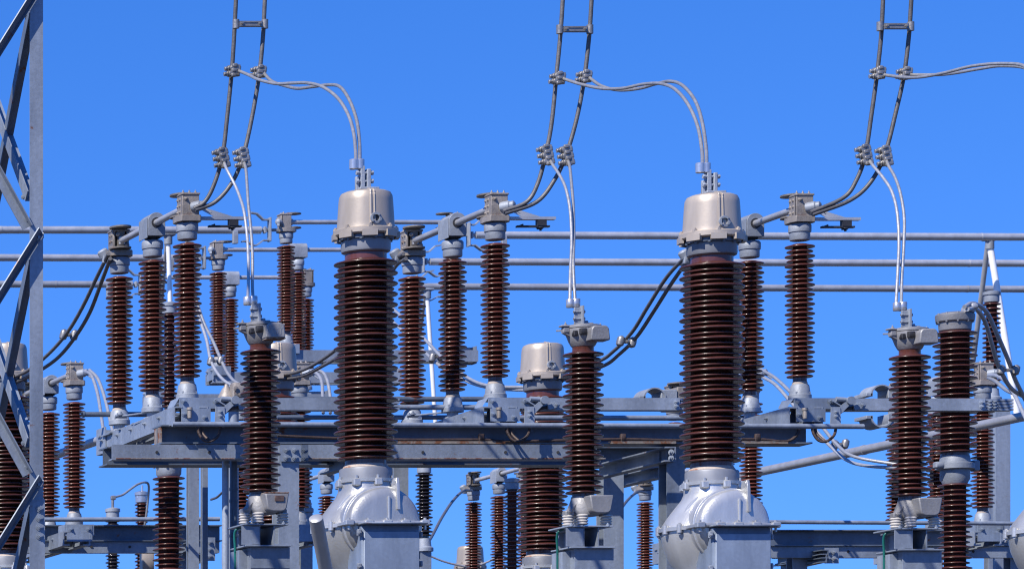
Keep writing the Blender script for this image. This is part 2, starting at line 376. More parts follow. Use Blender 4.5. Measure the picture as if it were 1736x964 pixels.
    ab.box(P(.365, yf - .02, 1.427), .072, .05, .05); ab.bar(P(.165, yf - .02, 1.397), P(.43, yf - .02, 1.397), .04, .014)
    ab.bar(P(.165, yf - .02, 1.393), P(.215, yf - .02, 1.412), .03, .012); ab.bolt(P(.36, yf - .02, 1.39), .02, (0, 0, -1)); ab.bolt(P(.335, yf - .02, 1.40), .014, (0, 0, -1))
    ab.build('arcing_contact', M['dark'], root)
    return root
YA = 34.38; zA = 5.882
GA = 'three front disconnect switches with long blades'
xs = [11.092, 13.603, 16.092]
sw1 = make_switch('front row disconnect switch nearest the lattice tower, blade rising above three brown posts', GA, xs[0], YA, zA)
sw2 = dup(sw1, (xs[1], YA + .03, zA + .004), 'front row disconnect switch standing between the two large breaker bushings')
sw3 = dup(sw1, (xs[2], YA + .06, zA + .004), 'front row disconnect switch whose free beam end reaches past the two stage transformer')

GB = 'disconnect switches in the second row behind the front row'
YB = 7000 / 165.0 + .9; zB = 1.7 + (1550 - 622) / 165.0 - 1.62
r2 = make_switch('lower disconnect switch beside the lattice tower, two clear brown posts on a tube rail', GB, 2127 / 165.0, YB, zB, full=False)
for px, lab in ((509, 'second row disconnect switch half hidden behind the first large breaker bushing'),
                (1275, 'second row disconnect switch showing under the beam end by the right large breaker'),
                (1668, 'second row disconnect switch behind the two stage transformer with looping cables')):
    dup(r2, ((px + 2000) / 165.0, YB, zB), lab)
GC = 'farthest disconnect switches seen low under the steel frame'
YC = 7000 / 125.0 + .87; zC = 1.7 + (1550 - 793) / 125.0 - 1.55
for px, lab in ((593, 'farthest row disconnect switch peeping from behind the first large silver breaker dome'),
                (890, 'farthest row disconnect switch with clear post under the middle of the frame'),
                (1190, 'farthest row disconnect switch with clear post beside the second silver dome')):
    dup(r2, ((px + 2000) / 125.0, YC, zC), lab, group=GC)
# cross switches on the far bus: the same make turned a quarter turn
GX = 'cross disconnect switches under the three bus tubes'
def cross(px_left, k, ycap, lab, proto=None):
    Y = 7000 / k; half = 1.05; X = (px_left + 2000) / k + half; z = 1.7 + (1550 - ycap) / k - 1.43
    if proto: return dup(proto, (X, Y, z), lab, rz=math.radians(-90))
    p = make_switch(lab, GX, X, Y, z, half=half, full=False); p.rotation_euler = (0, 0, math.radians(-90)); return p
x1 = cross(485, 134, 394, 'topmost cross switch, its first post rising behind the left surge arrester head')
x2 = cross(370, 128, 440, 'middle cross switch with its first post right of the front row switch', x1)
x3 = cross(262, 122, 486, 'lowest cross switch, its first post dark between two front row posts', x1)

# ---------------------------------------------------------------- steel frame under the front switches
fr = thing('steel_frame', 'bolted galvanized steel frame of beams and columns carrying the front switches', 'steel frame', (13.5, 33.9, 0))
Yf = 33.62
a = Q(266, 738, Yf); bq = Q(1366, 739, Yf)
MB().ibeam(V((a.x, Yf, a.z)), V((bq.x, Yf, a.z)), .155, .23, .012, .009).build('cross_beam', M['galv_shade'], fr)
MB().ibeam(V((a.x + .05, 35.2, a.z)), V((bq.x + .1, 35.2, a.z)), .155, .23, .012, .009).build('cross_beam', M['galv_shade'], fr)
MB().box(V((a.x + .01, Yf, a.z)), .012, .155, .13).build('end_plate', M['rustyflange'], fr)
zl = CZ + (HY - 766) / (FPX / Yf)
l = MB().channel(V(Q(190, 766, Yf - .13)), V((Q(1012, 766, Yf - .13).x, Yf - .13, Q(190, 766, Yf - .13).z)), .125, .09, .012, side=-1)
lb = l.build('lower_beam', M['galv'], fr)
fl = MB().box(V(((Q(190, 0, Yf).x + Q(1012, 0, Yf).x) / 2, Yf - .06, zl - .066)), Q(1012, 0, Yf).x - Q(190, 0, Yf).x + .02, .16, .008)
fl.build('beam_flange', M['rustyflange'], lb)
hb = MB()
for px in (266, 355, 717, 857, 946): hb.tube(Q(px, 766, Yf - .137), Q(px, 766, Yf - .128), .012, n=12)
hb.build('bolt_holes', M['dark'], lb)
def hcol(px, ytop, Y, wpx, name='column', m='galv', depth=.16, parent=None):
    top = Q(px, ytop, Y); ww = wpx / (FPX / Y)
    c = MB().ibeam(V((top.x, Y + depth / 2, 0)), V((top.x, Y + depth / 2, top.z)), depth, ww, .014, .010, up=(0, 1, 0))
    c.box((top.x, Y + depth / 2, .012), ww + .15, depth + .15, .024)
    return c.build(name, M[m], parent)
c1 = hcol(490, 757, 33.2, 34, parent=fr)
pl = MB().box(Q(492, 768, 33.18), .17, .012, .13)
for dx in (-6, 8):
    for py in (762, 775): pl.bolt(Q(492 + dx, py, 33.17), .016)
pl.build('splice_plate', M['galv'], c1)
pl = MB().box(Q(513, 768, 33.4), .05, .12, .13).bolt(Q(516, 762, 33.3), .02).bolt(Q(516, 775, 33.3), .02); pl.build('clip_angle', M['galv_shade'], c1)
hcol(1041, 796, 34.9, 33, parent=fr)
hcol(1146, 757, 33.6, 30, parent=fr)
hcol(680, 782, 35.8, 25, parent=fr)
hcol(329, 782, 39.0, 17, parent=fr, depth=.08); hcol(348, 782, 39.2, 9, parent=fr, depth=.06)
p = MB().tube(V((Q(382, 0, 33.7).x, 33.7, 0)), Q(382, 755, 33.7), .026); p.build('conduit', M['galv'], fr)
p = MB().tube(V((Q(396, 0, 33.75).x, 33.75, 0)), Q(396, 755, 33.75), .029)
for py in (846, 826, 905): p.tube(Q(396, py, 33.75), Q(396, py + 5, 33.75), .034)
p.build('conduit', M['galv_shade'], fr)
# two depth-wise channels by the second breaker
for (xa, ya, Ya, xb, yb, Yb, h) in ((1146, 769, 33.5, 1018, 801, 34.9, .12), (1128, 800, 34.6, 1018, 826, 35.9, .10)):
    d = MB().channel(Q(xa, ya, Ya), Q(xb, yb, Yb), h, .09, .011, side=-1)
    d.bolt(Q(xa - 8, ya - 3, Ya), .016, (-.8, -.6, 0)).bolt(Q(xa - 8, ya + 7, Ya), .016, (-.8, -.6, 0))
    d.build('brace_channel', M['galv'], fr)
for (xa, ya, Ya, xb, yb, Yb) in ((507, 766, 33.6, 420, 792, 35.0), (665, 766, 33.7, 560, 792, 35.2)):
    MB().channel(Q(xa, ya, Ya), Q(xb, yb, Yb), .12, .09, .011, side=-1).build('brace_channel', M['galv_shade'], fr)
# cable run along the beam
cr_ = MB().path([Q(470, 738, 33.5), Q(560, 742, 33.5), Q(690, 745, 33.5), Q(815, 745, 33.5), Q(860, 748, 33.5), Q(950, 746, 33.5), Q(1060, 744, 33.5), Q(1150, 746, 33.5), Q(1280, 744, 33.5), Q(1330, 748, 33.5), Q(1350, 738, 33.5), Q(1356, 722, 33.5)], .012, 8, 6)
for px in (816, 1056, 1284): cr_.box(Q(px, 741, 33.5), .045, .03, .06, .006)
cr_.build('control_cable', M['braid'], fr)
fl2 = MB()
for x0, x1_ in ((640, 860), (1040, 1150), (1262, 1340)):
    fl2.box(V(((Q(x0, 0, 33.45).x + Q(x1_, 0, 33.45).x) / 2, 33.52, Q(x0, 750, 33.52).z)), Q(x1_, 0, 33.5).x - Q(x0, 0, 33.5).x, .06, .02)
fl2.build('cable_tray', M['rustyflange'], fr)

# ---------------------------------------------------------------- operating rods
def rod(x0, x1_, py, Y, r, label, m='galv', ends=False, py2=None):
    a = Q(x0, py, Y); b_ = Q(x1_, py2 or py, Y)
    mb = MB().tube(a, b_, r, n=16)
    if ends: mb.tube(a, a + (b_ - a).normalized() * .02, r * 1.25); mb.tube(b_, b_ - (b_ - a).normalized() * .02, r * 1.25)
    return single(mb, 'operating_rod', M[m], label, 'operating rod', 'horizontal operating rods')
rod(292, 1464, 718.5, 33.30, .0205, 'long front operating rod clamped to all three cranks, bare end at the right', py2=722.5)
rod(500, 838, 676, 35.2, .022, 'uppermost operating rod, between the first breaker bushing and the next switch', 'galv_shade')
rod(500, 812, 690, 34.4, .022, 'middle operating rod just under the uppermost one behind the first breaker bushing')
rod(470, 770, 707, 35.3, .020, 'dark operating rod low behind the first large breaker bushing', 'galv_shade')
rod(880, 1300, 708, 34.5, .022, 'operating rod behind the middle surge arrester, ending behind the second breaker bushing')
rod(139, 268, 702, 35.3, .022, 'short operating rod sticking out towards the lattice tower', 'galv_shade', True)
for x0, x1_, py, lab in ((700, 770, 701, 'thin link rod angled to the back post of the middle switch'), (205, 258, 702, 'thin link rod angled to the back post of the first switch')):
    lk = MB().tube(Q(x0, py + 3, 35.0), Q(x1_, py - 4, 34.4), .008, n=10).box(Q(x0, py + 3, 35.0), .09, .06, .03, .006).bolt(Q(x0, py + 1, 34.98), .016, (0, 0, 1)).bolt(Q(x0 - 6, py + 3, 34.98), .014, (0, 0, 1))
    single(lk, 'link_rod', M['galv'], lab, 'link rod')

# ---------------------------------------------------------------- dead tank breakers
def make_breaker():
    k = 235.0; Y0 = 7000 / k; x0 = 620
    base = Q(x0, 894, Y0); root = thing('circuit_breaker', 'large silver domed breaker under the tall bushing nearest the lattice tower', 'circuit breaker', (base.x, Y0, 0), 'large front circuit breakers')
    C = V((base.x, Y0, base.z)); s = .925 / k
    H = lambda py: (894 - py) / k
    R = lambda r: r * s
    body = MB().lathe(C, [(R(4), -.46), (R(30), -.43), (R(52), -.345), (R(71), -.24), (R(82), -.13), (R(87), -.04), (R(88), 0), (R(87), .02), (R(82.5), H(882)), (R(76.5), H(873)), (R(69), H(863)), (R(60), H(852)), (R(52), H(842)), (R(48), H(833)), (R(47), H(818))], 64)
    # nozzle towards the front
    body.lathe(C, [(.262, 0.0), (.262, .30), (.256, .345), (.235, .37), (.18, .385), (0.001, .39)], 56, axis=(0, -1, 0))
    tank = body.build('tank', M['silver'], root, sharp=50)
    rb = MB()
    rb.lathe(C, [(.268, .10), (.280, .104), (.280, .125), (.268, .13)], 56, axis=(0, -1, 0)).lathe(C, [(.267, .27), (.274, .274), (.274, .295), (.267, .30)], 56, axis=(0, -1, 0))
    rb.box(C + V((.02, -.388, .10)), .016, .02, .18, .003)
    rb.build('tank_rib', M['silver'], tank)
    f = MB().lathe(C, [(R(84), -.016), (R(92.5), -.015), (R(92.5), .012), (R(84), .014)], 64)
    f.box(C + V((0, -.20, -.001)), .58, .44, .026, .004)
    for q in range(16):
        t = 2 * math.pi * (q + .3) / 16; px_ = C + V((R(91) * math.cos(t), R(91) * math.sin(t), 0))
        f.tube(px_ + V((0, 0, -.034)), px_ + V((0, 0, .026)), .020, n=12); f.tube(px_ + V((0, 0, -.05)), px_ + V((0, 0, .036)), .010, n=6)
    for dx in (-.27, -.13, .0, .13, .27):
        p_ = C + V((dx, -.405, 0)); f.box(p_, .06, .05, .04, .006); f.tube(p_ + V((0, 0, -.05)), p_ + V((0, 0, .034)), .010, n=6)
    f.build('split_flange', M['silver'], tank)
    lug = MB().prism(C + V((.075, -.345, 0)), C + V((.097, -.345, 0)), [(.06, H(872)), (-.045, H(868)), (-.06, H(826)), (-.03, H(818)), (.03, H(818)), (.045, H(830))], up=(0, 0, 1))
    lug.tube(C + V((.072, -.345, H(824))), C + V((.10, -.345, H(824))), .022, n=16)
    lug.box(C + V((.086, -.30, H(866))), .10, .16, .02, .004)
    lug.build('lifting_lug', M['silver'], tank, bevel=.003)
    nf = MB().lathe(C, [(R(47), H(820)), (R(51), H(819)), (R(51.5), H(813.5)), (R(46), H(813))], 48)
    for q in range(8):
        t = 2 * math.pi * (q + .12) / 8; px_ = C + V((R(48) * math.cos(t), R(48) * math.sin(t), H(820)))
        nf.box(px_, .055, .055, .055, .008); nf.tube(px_, px_ + V((0, 0, .05)), .010, n=6)
    nf.build('neck_flange', M['silver'], tank)
    MB().lathe(C, [(R(46), H(813.5)), (R(46), H(797)), (R(45), H(794.5)), (R(40), H(793))], 48).build('collar', M['collar'], root)
    MB().lathe(C, [(R(41), H(794)), (R(37.5), H(789)), (R(36.5), H(787))], 48).build('cement_joint', M['cement'], root)
    MB().lathe(C, [(R(36), H(790)), (R(36), H(776))], 40).build('porcelain_foot', M['brown'], root)
    shed_stack(C, H(779), H(449), 19, R(55.5), R(49.3), R(36), neck=.075, t=.0145, n=56).build('bushing', M['dkbrown'], root, sharp=85)
    MB().lathe(C, [(R(36.2), H(441)), (R(36.2), H(431)), (R(38), H(429))], 40).build('porcelain_neck', M['brown'], root)
    MB().lathe(C, [(R(37), H(430)), (R(42), H(427.5)), (R(43), H(424)), (R(43), H(409)), (R(38), H(407))], 48).build('cap_ring', M['collar'], root)
    tf = MB().lathe(C, [(R(40), H(409)), (R(48.5), H(408)), (R(48.5), H(402.5)), (R(40), H(402))], 48)
    for q in range(12):
        t = 2 * math.pi * q / 12; px_ = C + V((R(46) * math.cos(t), R(46) * math.sin(t), H(410)))
        tf.tube(px_, px_ + V((0, 0, .05)), .012, n=8)
    tf.build('bolt_flange', M['galv_shade'], root)
    cp = MB().lathe(C, [(R(44), H(402)), (R(54), H(401)), (R(56.5), H(399)), (R(56.5), H(391.5)), (R(54.5), H(390)), (R(50.5), H(389)), (R(50), H(386)), (R(49.5), H(380)), (R(47), H(342)), (R(46), H(334)), (R(43), H(328.5)), (R(36), H(325.6)), (R(20), H(324.2)), (R(1), H(323.8))], 64)
    for q in range(8):
        t = 2 * math.pi * (q + .35) / 8 - .5; rd = V((math.cos(t), math.sin(t), 0)); c_ = C + rd * R(54.2)
        cp.bar(c_ + V((0, 0, H(406.5))), c_ + V((0, 0, H(396))), .105, .028, up=rd)
        c_ = C + rd * R(52.5) + V((0, 0, H(391)))
        cp.tube(c_, c_ + V((0, 0, .016)), .017, n=6); cp.tube(c_, c_ + V((0, 0, .026)), .009, n=8)
    cap = cp.build('terminal_cap', M['beige'], root)
    # vertical seam and the round port on the front
    sm = MB()
    az = math.radians(-22.3 + 12)    # the seam faces a little right of the lens
    dirv = V((math.sin(az), -math.cos(az), 0))
    pts = [C + dirv * R(50.3) + V((0, 0, H(388))), C + dirv * R(47.2) + V((0, 0, H(342))), C + dirv * R(45.8) + V((0, 0, H(334))), C + dirv * R(42.5) + V((0, 0, H(327.8))), C + dirv * R(20) + V((0, 0, H(323.6)))]
    sm.path(pts, .009, 8, 4)
    az2 = math.radians(-22.3 + 20); dv2 = V((math.sin(az2), -math.cos(az2), 0))
    sm.path([C + (p_ - C).z * V((0, 0, 1)) + dv2 * math.hypot((p_ - C).x, (p_ - C).y) for p_ in pts], .006, 8, 4)
    sm.build('cap_seam', M['beige'], cap)
    az = math.radians(-22.3 + 22); dv = V((math.sin(az), -math.cos(az), 0)); pc = C + dv * (R(48.5)) + V((0, 0, H(377)))
    pf = MB().lathe(pc, [(.042, -.03), (.042, .012), (.040, .018), (.024, .019), (.021, -.01), (.001, -.012)], 28, axis=dv)
    sdv = dv.cross(V((0, 0, 1)))
    for q in range(4):
        t = math.pi / 4 + q * math.pi / 2; pf.bolt(pc + dv * .018 + sdv * .031 * math.cos(t) + V((0, 0, .031 * math.sin(t))), .006, dv, .006)
    po = pf.build('sight_port', M['cap'], cap)
    MB().lathe(pc, [(.0215, .004), (.001, .006)], 20, axis=dv).build('port_opening', M['dark'], po)
    tm = MB()
    tz = lambda px_, py: Q(px_, py, Y0)
    tm.box(tz(622, 321), .14, .12, .018, .003); tm.box(tz(605, 312), .022, .03, .105, .003); tm.box(tz(623, 304), .026, .075, .14, .003); tm.box(tz(613, 300), .03, .06, .15, .003)
    for py in (294, 308): tm.tube(tz(603, py) + V((0, -.02, 0)), tz(629, py) + V((0, -.02, 0)), .009, n=8); tm.tube(tz(602, py) + V((0, -.02, 0)), tz(606, py) + V((0, -.02, 0)), .017, n=6); tm.tube(tz(627, py) + V((0, -.02, 0)), tz(631, py) + V((0, -.02, 0)), .017, n=6)
    tmo = tm.build('terminal_pad', M['cap'], root, bevel=.002)
    cc = MB().lathe(tz(600, 287), [(.028, 0), (.032, .004), (.032, .068), (.028, .072)], 20).lathe(tz(610, 287), [(.028, 0), (.032, .004), (.032, .068), (.028, .072)], 20).box(tz(605, 278.5), .045, .055, .06)
    cc.build('cable_socket', M['alu'], tmo)
    # cabinet in front
    Yc = Y0 - .44; a_ = Q(612.5, 889, Yc); b_ = Q(711, 889, Yc)
    zt = a_.z; zb_ = .55
    cb = MB().box(((a_.x + b_.x) / 2, Yc + .13, (zt + zb_) / 2), b_.x - a_.x, .26, zt - zb_, .006)
    cbo = cb.build('control_cabinet', M['galv_blue'], root)
    MB().box(((a_.x + b_.x) / 2 + .012, Yc + .10, zt + .008), b_.x - a_.x + .05, .34, .012, .003).build('cabinet_lid', M['galv'], cbo)
    MB().box(((a_.x + b_.x) / 2 + .005, Yc - .009, (zt + zb_) / 2 - .02), b_.x - a_.x - .02, .014, zt - zb_ - .06, .004).build('cabinet_door', M['galv_blue'], cbo)
    hg = MB()
    for py in (902, 960): hg.box(Q(609, py, Yc), .03, .03, .05, .005); hg.bolt(Q(609, py, Yc - .015), .01)
    for py in (906, 955): hg.box(Q(712.5, py, Yc + .06), .02, .05, .04, .005)
    hg.build('door_latch', M['cap'], cbo)
    lg = MB()
    for dx in (-.3, .3):
        for dy in (-.25, .35): lg.angle((C.x + dx, Y0 + dy, 0), (C.x + dx, Y0 + dy, base.z - .46), .09, .01)
    lg.box((C.x, Y0 + .05, base.z - .52), .75, .75, .12)
    lg.build('support_frame', M['galv'], root)
    return root
bk = make_breaker()
bx, by, _ = bk.location
dup(bk, ((1207 + 2000) / 234.1, 7000 / 234.1, -.006), 'large silver domed breaker with tall beige capped bushing beside the second silver cabinet')
dup(bk, ((1798 + 2000) / 233.0, 7000 / 233.0, -.01), 'large silver breaker cut by the right picture edge, only its dome in view')
GK = 'smaller looking breakers in the second row'
for px, lab in ((11, 'beige capped breaker standing behind the lattice tower'), (466, 'beige capped breaker mostly hidden behind the left surge arrester'), (920, 'beige capped breaker standing behind the middle surge arrester')):
    dup(bk, ((px + 2000) / 181.0, 7000 / 181.0, .13), lab, group=GK, skip=('terminal_pad', 'control_cabinet'))
dup(bk, ((797 + 2000) / 112.0, 7000 / 112.0, .37), 'far beige capped breaker low behind the thin post under the frame', group='farthest breakers', skip=('terminal_pad', 'control_cabinet'))

# ---------------------------------------------------------------- surge arresters on their brackets
def make_arrester():
    k = 220.0; Y0 = 7000 / k; x0 = 441.5; s = .925 / k
    b0 = Q(x0, 890, Y0); root = thing('surge_arrester', 'dark brown surge arrester beside the lattice tower end of the frame, cables plugged on top', 'surge arrester', (b0.x, Y0, 0), 'surge arresters with grey cast heads')
    C = V((b0.x, Y0, b0.z)); H = lambda py: (890 - py) / k; R = lambda r: r * s
    q = lambda px, py, dy=0: Q(px, py, Y0 + dy)
    ins = shed_stack(C, H(833), H(599), 14, R(35.5), R(30.5), R(18.8), neck=.03, t=.014, n=44).build('porcelain_body', M['dkbrown'], root, sharp=85)
    MB().lathe(C, [(R(18.6), H(596)), (R(18.6), H(584)), (R(20), H(581))], 36).build('porcelain_neck', M['brown'], ins)
    MB().lathe(C, [(R(18.3), H(843)), (R(18.3), H(834))], 36).build('porcelain_foot', M['brown'], ins)
    # cast head: bowl, round lid, vent spout, cast arms
    h = MB().lathe(C, [(R(19), H(584)), (R(21), H(582)), (R(25), H(575)), (R(31), H(560)), (R(31), H(554))], 40)
    h.lathe(C, [(R(28), H(554)), (R(32), H(553)), (R(32), H(548.5)), (R(26), H(547)), (R(12), H(545.5)), (.001, H(545))], 44)
    for dx, dy in ((-.145, -.02), (.155, .05), (-.02, .15)):
        h.bar(C + V((dx * .5, dy * .5, H(566))), C + V((dx * 1.1, dy * 1.1, H(556))), .035, .05); h.box(C + V((dx, dy, H(556))), .05, .05, .045, .006)
        h.box(C + V((dx * 1.05, dy * 1.05, H(549.5))), .07, .06, .014, .003); h.bolt(C + V((dx, dy, H(548))), .011, (0, 0, 1))
    h.box(C + V((0, 0, H(546))), .12, .1, .02, .004); h.bar(C + V((-.2, .02, H(556))), C + V((-.13, .0, H(556))), .012, .012)
    hd = h.build('cast_head', M['greycast'], root, bevel=.003)
    def spout(zc, w_, hh, name, par, flip=False, xo=.055):
        """rounded vent hood looking towards the lens"""
        c = C + V((xo, -.145, zc)); b_, t_ = (.82, 1.0) if not flip else (.86, 1.0)
        o = []
        for (zz, ww) in ((-hh / 2, w_ * b_), (hh / 2, w_)):
            pass
        n_ = 8; out = []
        W0, W1 = w_ * (.42 if not flip else .45), w_ * .5
        pts = [(-W1, hh / 2), (-W1 + .004, -hh * .15)] if True else []
        rad = hh * .33
        for j in range(6):
            t = math.pi + j / 5 * math.pi / 2
            out.append((-W0 + rad + rad * math.cos(t), -hh / 2 + rad + rad * math.sin(t)))
        for j in range(6):
            t = 1.5 * math.pi + j / 5 * math.pi / 2
            out.append((W0 - rad + rad * math.cos(t), -hh / 2 + rad + rad * math.sin(t)))
        poly = out + [(W1, hh / 2), (-W1, hh / 2)]
        if flip: poly = [(x, -y) for x, y in poly][::-1]
        return MB().prism(c + V((0, -.055, 0)), c + V((0, .07, 0)), poly).build(name, M['greycast'], par, bevel=.009)
    MB().box(C + V((-.05, -.118, H(561))), .05, .03, .05, .004).box(C + V((-.095, -.075, H(563))), .03, .05, .04, .004).build('shade_gap_block', M['dark'], hd)  # solid dark blocks stand in for the shaded gaps beside the spout
    sp = spout(H(565.5), .152, .115, 'vent_spout', hd, True, .05)
    mk = MB()
    for dx in (0, .028): mk.box(C + V((.06 + dx, -.2005, H(567))), .003, .003, .045); mk.box(C + V((.072 + dx, -.2005, H(562))), .018, .003, .003)
    mk.build('cast_marks', M['cap'], sp)
    MB().box(C + V((.055, -.12, H(578.8))), .15, .13, .008).build('rusty_edge', M['rustyflange'], sp)
    # terminal
    tm = MB().box(q(433.5, 531, -.05), .075, .016, .13, .002).box(q(438.5, 530, -.06), .018, .05, .145, .002).box(q(443, 543), .05, .05, .03, .004)
    for py in (524, 536):
        tm.tube(q(424, py, -.06), q(443, py, -.06), .007, n=8); tm.tube(q(424, py, -.06), q(427, py, -.06), .013, n=6); tm.tube(q(440.5, py, -.06), q(443.5, py, -.06), .014, n=6)
    to = tm.build('terminal_pad', M['cap'], root, bevel=.002)
    MB().lathe(q(419.5, 517), [(.027, 0), (.03, .004), (.03, .06), (.027, .064)], 20).lathe(q(429, 517), [(.03, 0), (.033, .004), (.033, .064), (.03, .068)], 20).box(q(424.5, 509.5), .04, .05, .055).build('cable_socket', M['alu'], to)
    # cast foot with spout, three stand-off insulators, bracket plates
    f = MB().lathe(C, [(R(20), H(872)), (R(27), H(871)), (R(29), H(864)), (R(22), H(846)), (R(20), H(838))], 36)
    for dx, dy in ((-.125, -.06), (.125, -.04), (0, .14)):
        f.bar(C + V((dx * .4, dy * .4, H(848))), C + V((dx * 1.15, dy * 1.15, H(868))), .05, .035); f.box(C + V((dx * 1.15, dy * 1.15, H(868))), .07, .07, .045, .008); f.bolt(C + V((dx * 1.15, dy * 1.15 - .035, H(866))), .012)
    ft = f.build('cast_foot', M['greycast'], root, bevel=.003)
    sp = spout(H(855), .185, .14, 'vent_spout', ft, False, .06)
    MB().box(C + V((.075, -.206, H(848.5))), .072, .006, .042, .002).build('nameplate', M['plate'], sp)
    MB().box(C + V((.06, -.13, H(838.8))), .18, .14, .008).build('rusty_edge', M['rustyflange'], sp)
    for dx, dy in ((-.145, -.07), (-.07, -.15), (.135, -.10), (.02, .15)):
        c_ = C + V((dx, dy, 0)); pr = []
        for j in range(4): pr += [(.034, H(889 - j * 4.6)), (.044, H(887.5 - j * 4.6)), (.044, H(886.6 - j * 4.6)), (.034, H(885 - j * 4.6))]
        MB().lathe(c_, pr, 24).build('standoff_insulator', M['white'], root)
    pb = MB().box(C + V((-.02, 0, -.008)), .35, .36, .012, .002)
    for dx in (-.16, -.08, .12): pb.bolt(C + V((dx, -.165, -.004)), .012, (0, 0, 1), .012)
    pb.build('bracket_plate', M['galv'], root)
    zA_, zB_ = -.016, H(926)
    bm_ = MB()
    for x0_, sd in ((-.058, -1), (.045, 1)):
        bm_.channel(V((C.x + x0_, Y0 - .16, C.z + (zA_ + zB_) / 2)), V((C.x + x0_, Y0 + .22, C.z + (zA_ + zB_) / 2)), zA_ - zB_, .06, .008, side=sd)
    bm_.box(C + V((-.13, -.155, (zA_ + zB_) / 2)), .135, .010, zA_ - zB_ - .004); bm_.box(C + V((.0, .21, (zA_ + zB_) / 2)), .2, .012, zA_ - zB_ - .004)
    bm_.build('seat_channel', M['galv'], root)
    MB().box(C + V((-.0, 0, zB_ - .007)), .35, .36, .012, .002).build('lower_plate', M['galv'], root)
    po = MB().box(V((C.x + .03, Y0 + .02, (C.z + zB_ - .014) / 2)), .30, .30, C.z + zB_ - .014).box(V((C.x - .15, Y0 + .05, (C.z + zB_ - .03) / 2)), .06, .2, C.z + zB_ - .03)
    po.box(V((C.x + .03, Y0 - .131, C.z + zB_ - .17)), .30, .006, .012)
    po.build('support_post', M['galv'], root)
    gr = MB().path([C + V((-.15, .0, H(893))), C + V((-.185, .02, H(898))), C + V((-.19, .03, H(910))), C + V((-.185, .03, H(935))), C + V((-.185, .03, -.6)), V((C.x - .185, Y0 + .03, .3))], .009, 8, 6)
    gr.build('ground_lead', M['green'], root)
    return root
ar = make_arrester(); ax_ = ar.location.copy()
dup(ar, ((988.5 + 2000) / 219.3, 7000 / 219.3, -.004), 'dark brown surge arrester standing between the two big breakers')
dup(ar, ((1542.5 + 2000) / 218.5, 7000 / 218.5, -.012), 'dark brown surge arrester beside the two stage transformer, green lead on its foot')

# ---------------------------------------------------------------- conductors
def cpath(spec, Y0, Y1):
    n_ = len(spec)
    return [Q(x, y, Y0 + (Y1 - Y0) * i / (n_ - 1)) for i, (x, y) in enumerate(spec)]
def clamp_block(c, along, axis_out, L, name, par):
    """bolted parallel groove clamp: ribbed body, bolts standing out on one side"""
    c = V(c); u = V(along).normalized(); o_ = V(axis_out).normalized(); w_ = u.cross(o_)
    mb = MB(); nb = 3 if L > .13 else 2
    for i in range(nb):
        p = c + u * ((i - (nb - 1) / 2) * L / nb)
        mb.tube(p - o_ * .065, p + o_ * .045, .011, n=8); mb.tube(p - o_ * .075, p - o_ * .05, .018, n=6); mb.tube(p - o_ * .05, p - o_ * .044, .024, n=12)
        mb.tube(p - o_ * .040, p + o_ * .035, .027, .022, n=12)
        mb.lathe(p + o_ * .028, [(.022, -.026), (.03, -.02), (.03, .012), (.02, .022)], 6, axis=u)
    mb.bar(c - u * L / 2 - o_ * .012, c + u * L / 2 - o_ * .012, .05, .034, up=o_); mb.bar(c - u * L / 2 + o_ * .03, c + u * L / 2 + o_ * .03, .046, .026, up=o_)
    for i in range(nb + 1):
        p = c + u * ((i - nb / 2) * L / nb * .92); mb.lathe(p - w_ * .02, [(.014, -.02), (.018, -.016), (.018, .012), (.012, .02)], 6, axis=o_)
    return mb.build(name, M['clamp'], par, bevel=.002)
def bundle(label, A, B, sp, up, lo, Y):
    root = thing('dropper_cable', label, 'cable', Q(A[4][0], A[4][1], Y), 'twin dropper cables hanging from above')
    for spec in (A, B):
        MB().path(cpath(spec, Y + .35, Y + .55), .0165, 12, 8).build('conductor', M['cable'], root)
    ys = Y + .36
    s_ = MB(); a_, b_ = Q(sp[0], sp[2], ys), Q(sp[1], sp[2], ys)
    s_.bar(a_, b_, .03, .045); s_.bar(a_ + V((.03, -.017, .014)), b_ + V((-.03, -.017, .014)), .008, .010); s_.bar(a_ + V((.03, -.017, -.014)), b_ + V((-.03, -.017, -.014)), .008, .010)
    for p in (a_, b_): s_.tube(p - V((0, 0, .035)), p + V((0, 0, .035)), .026, n=16)
    s_.bolt(a_ + V((.045, -.016, 0)), .011); s_.bolt(b_ + V((-.045, -.016, 0)), .011)
    s_.build('spacer', M['clamp'], root)
    for (px, py) in up: clamp_block(Q(px + 2, py, ys + .02), (.15, 0, 1), (1, 0, .1), .085, 'cable_clamp', root)
    for (px, py) in lo: clamp_block(Q(px + 1, py + 1, ys + .1), (-.18, 0, 1), (1, 0, .15), .155, 'cable_clamp', root)
    return root
YD = 32.55
bundle('twin dropper cable hanging beside the first tall bushing, nearest the lattice tower',
       [(405, -150), (402, -60), (400, 0), (397, 60), (393, 120), (385, 200), (377, 265), (362, 315), (347, 342), (329, 353)],
       [(455, -150), (452, -60), (449, 0), (446, 60), (440, 122), (428, 195), (412, 265), (393, 310), (365, 342), (331, 356)],
       (400, 449, 41), [(394, 120), (438, 122)], [(376, 267), (411, 267)], YD)
bundle('twin dropper cable hanging between the two tall beige capped bushings',
       [(961, -150), (957, -60), (954, 0), (950, 60), (943, 132), (935, 210), (925, 262), (912, 310), (893, 342), (853, 358)],
       [(1011, -150), (1007, -60), (1003, 0), (999, 60), (991, 130), (978, 200), (960, 262), (940, 305), (910, 342), (856, 362)],
       (949, 1000, 50), [(945, 133), (990, 130)], [(926, 262), (960, 263)], YD + .05)
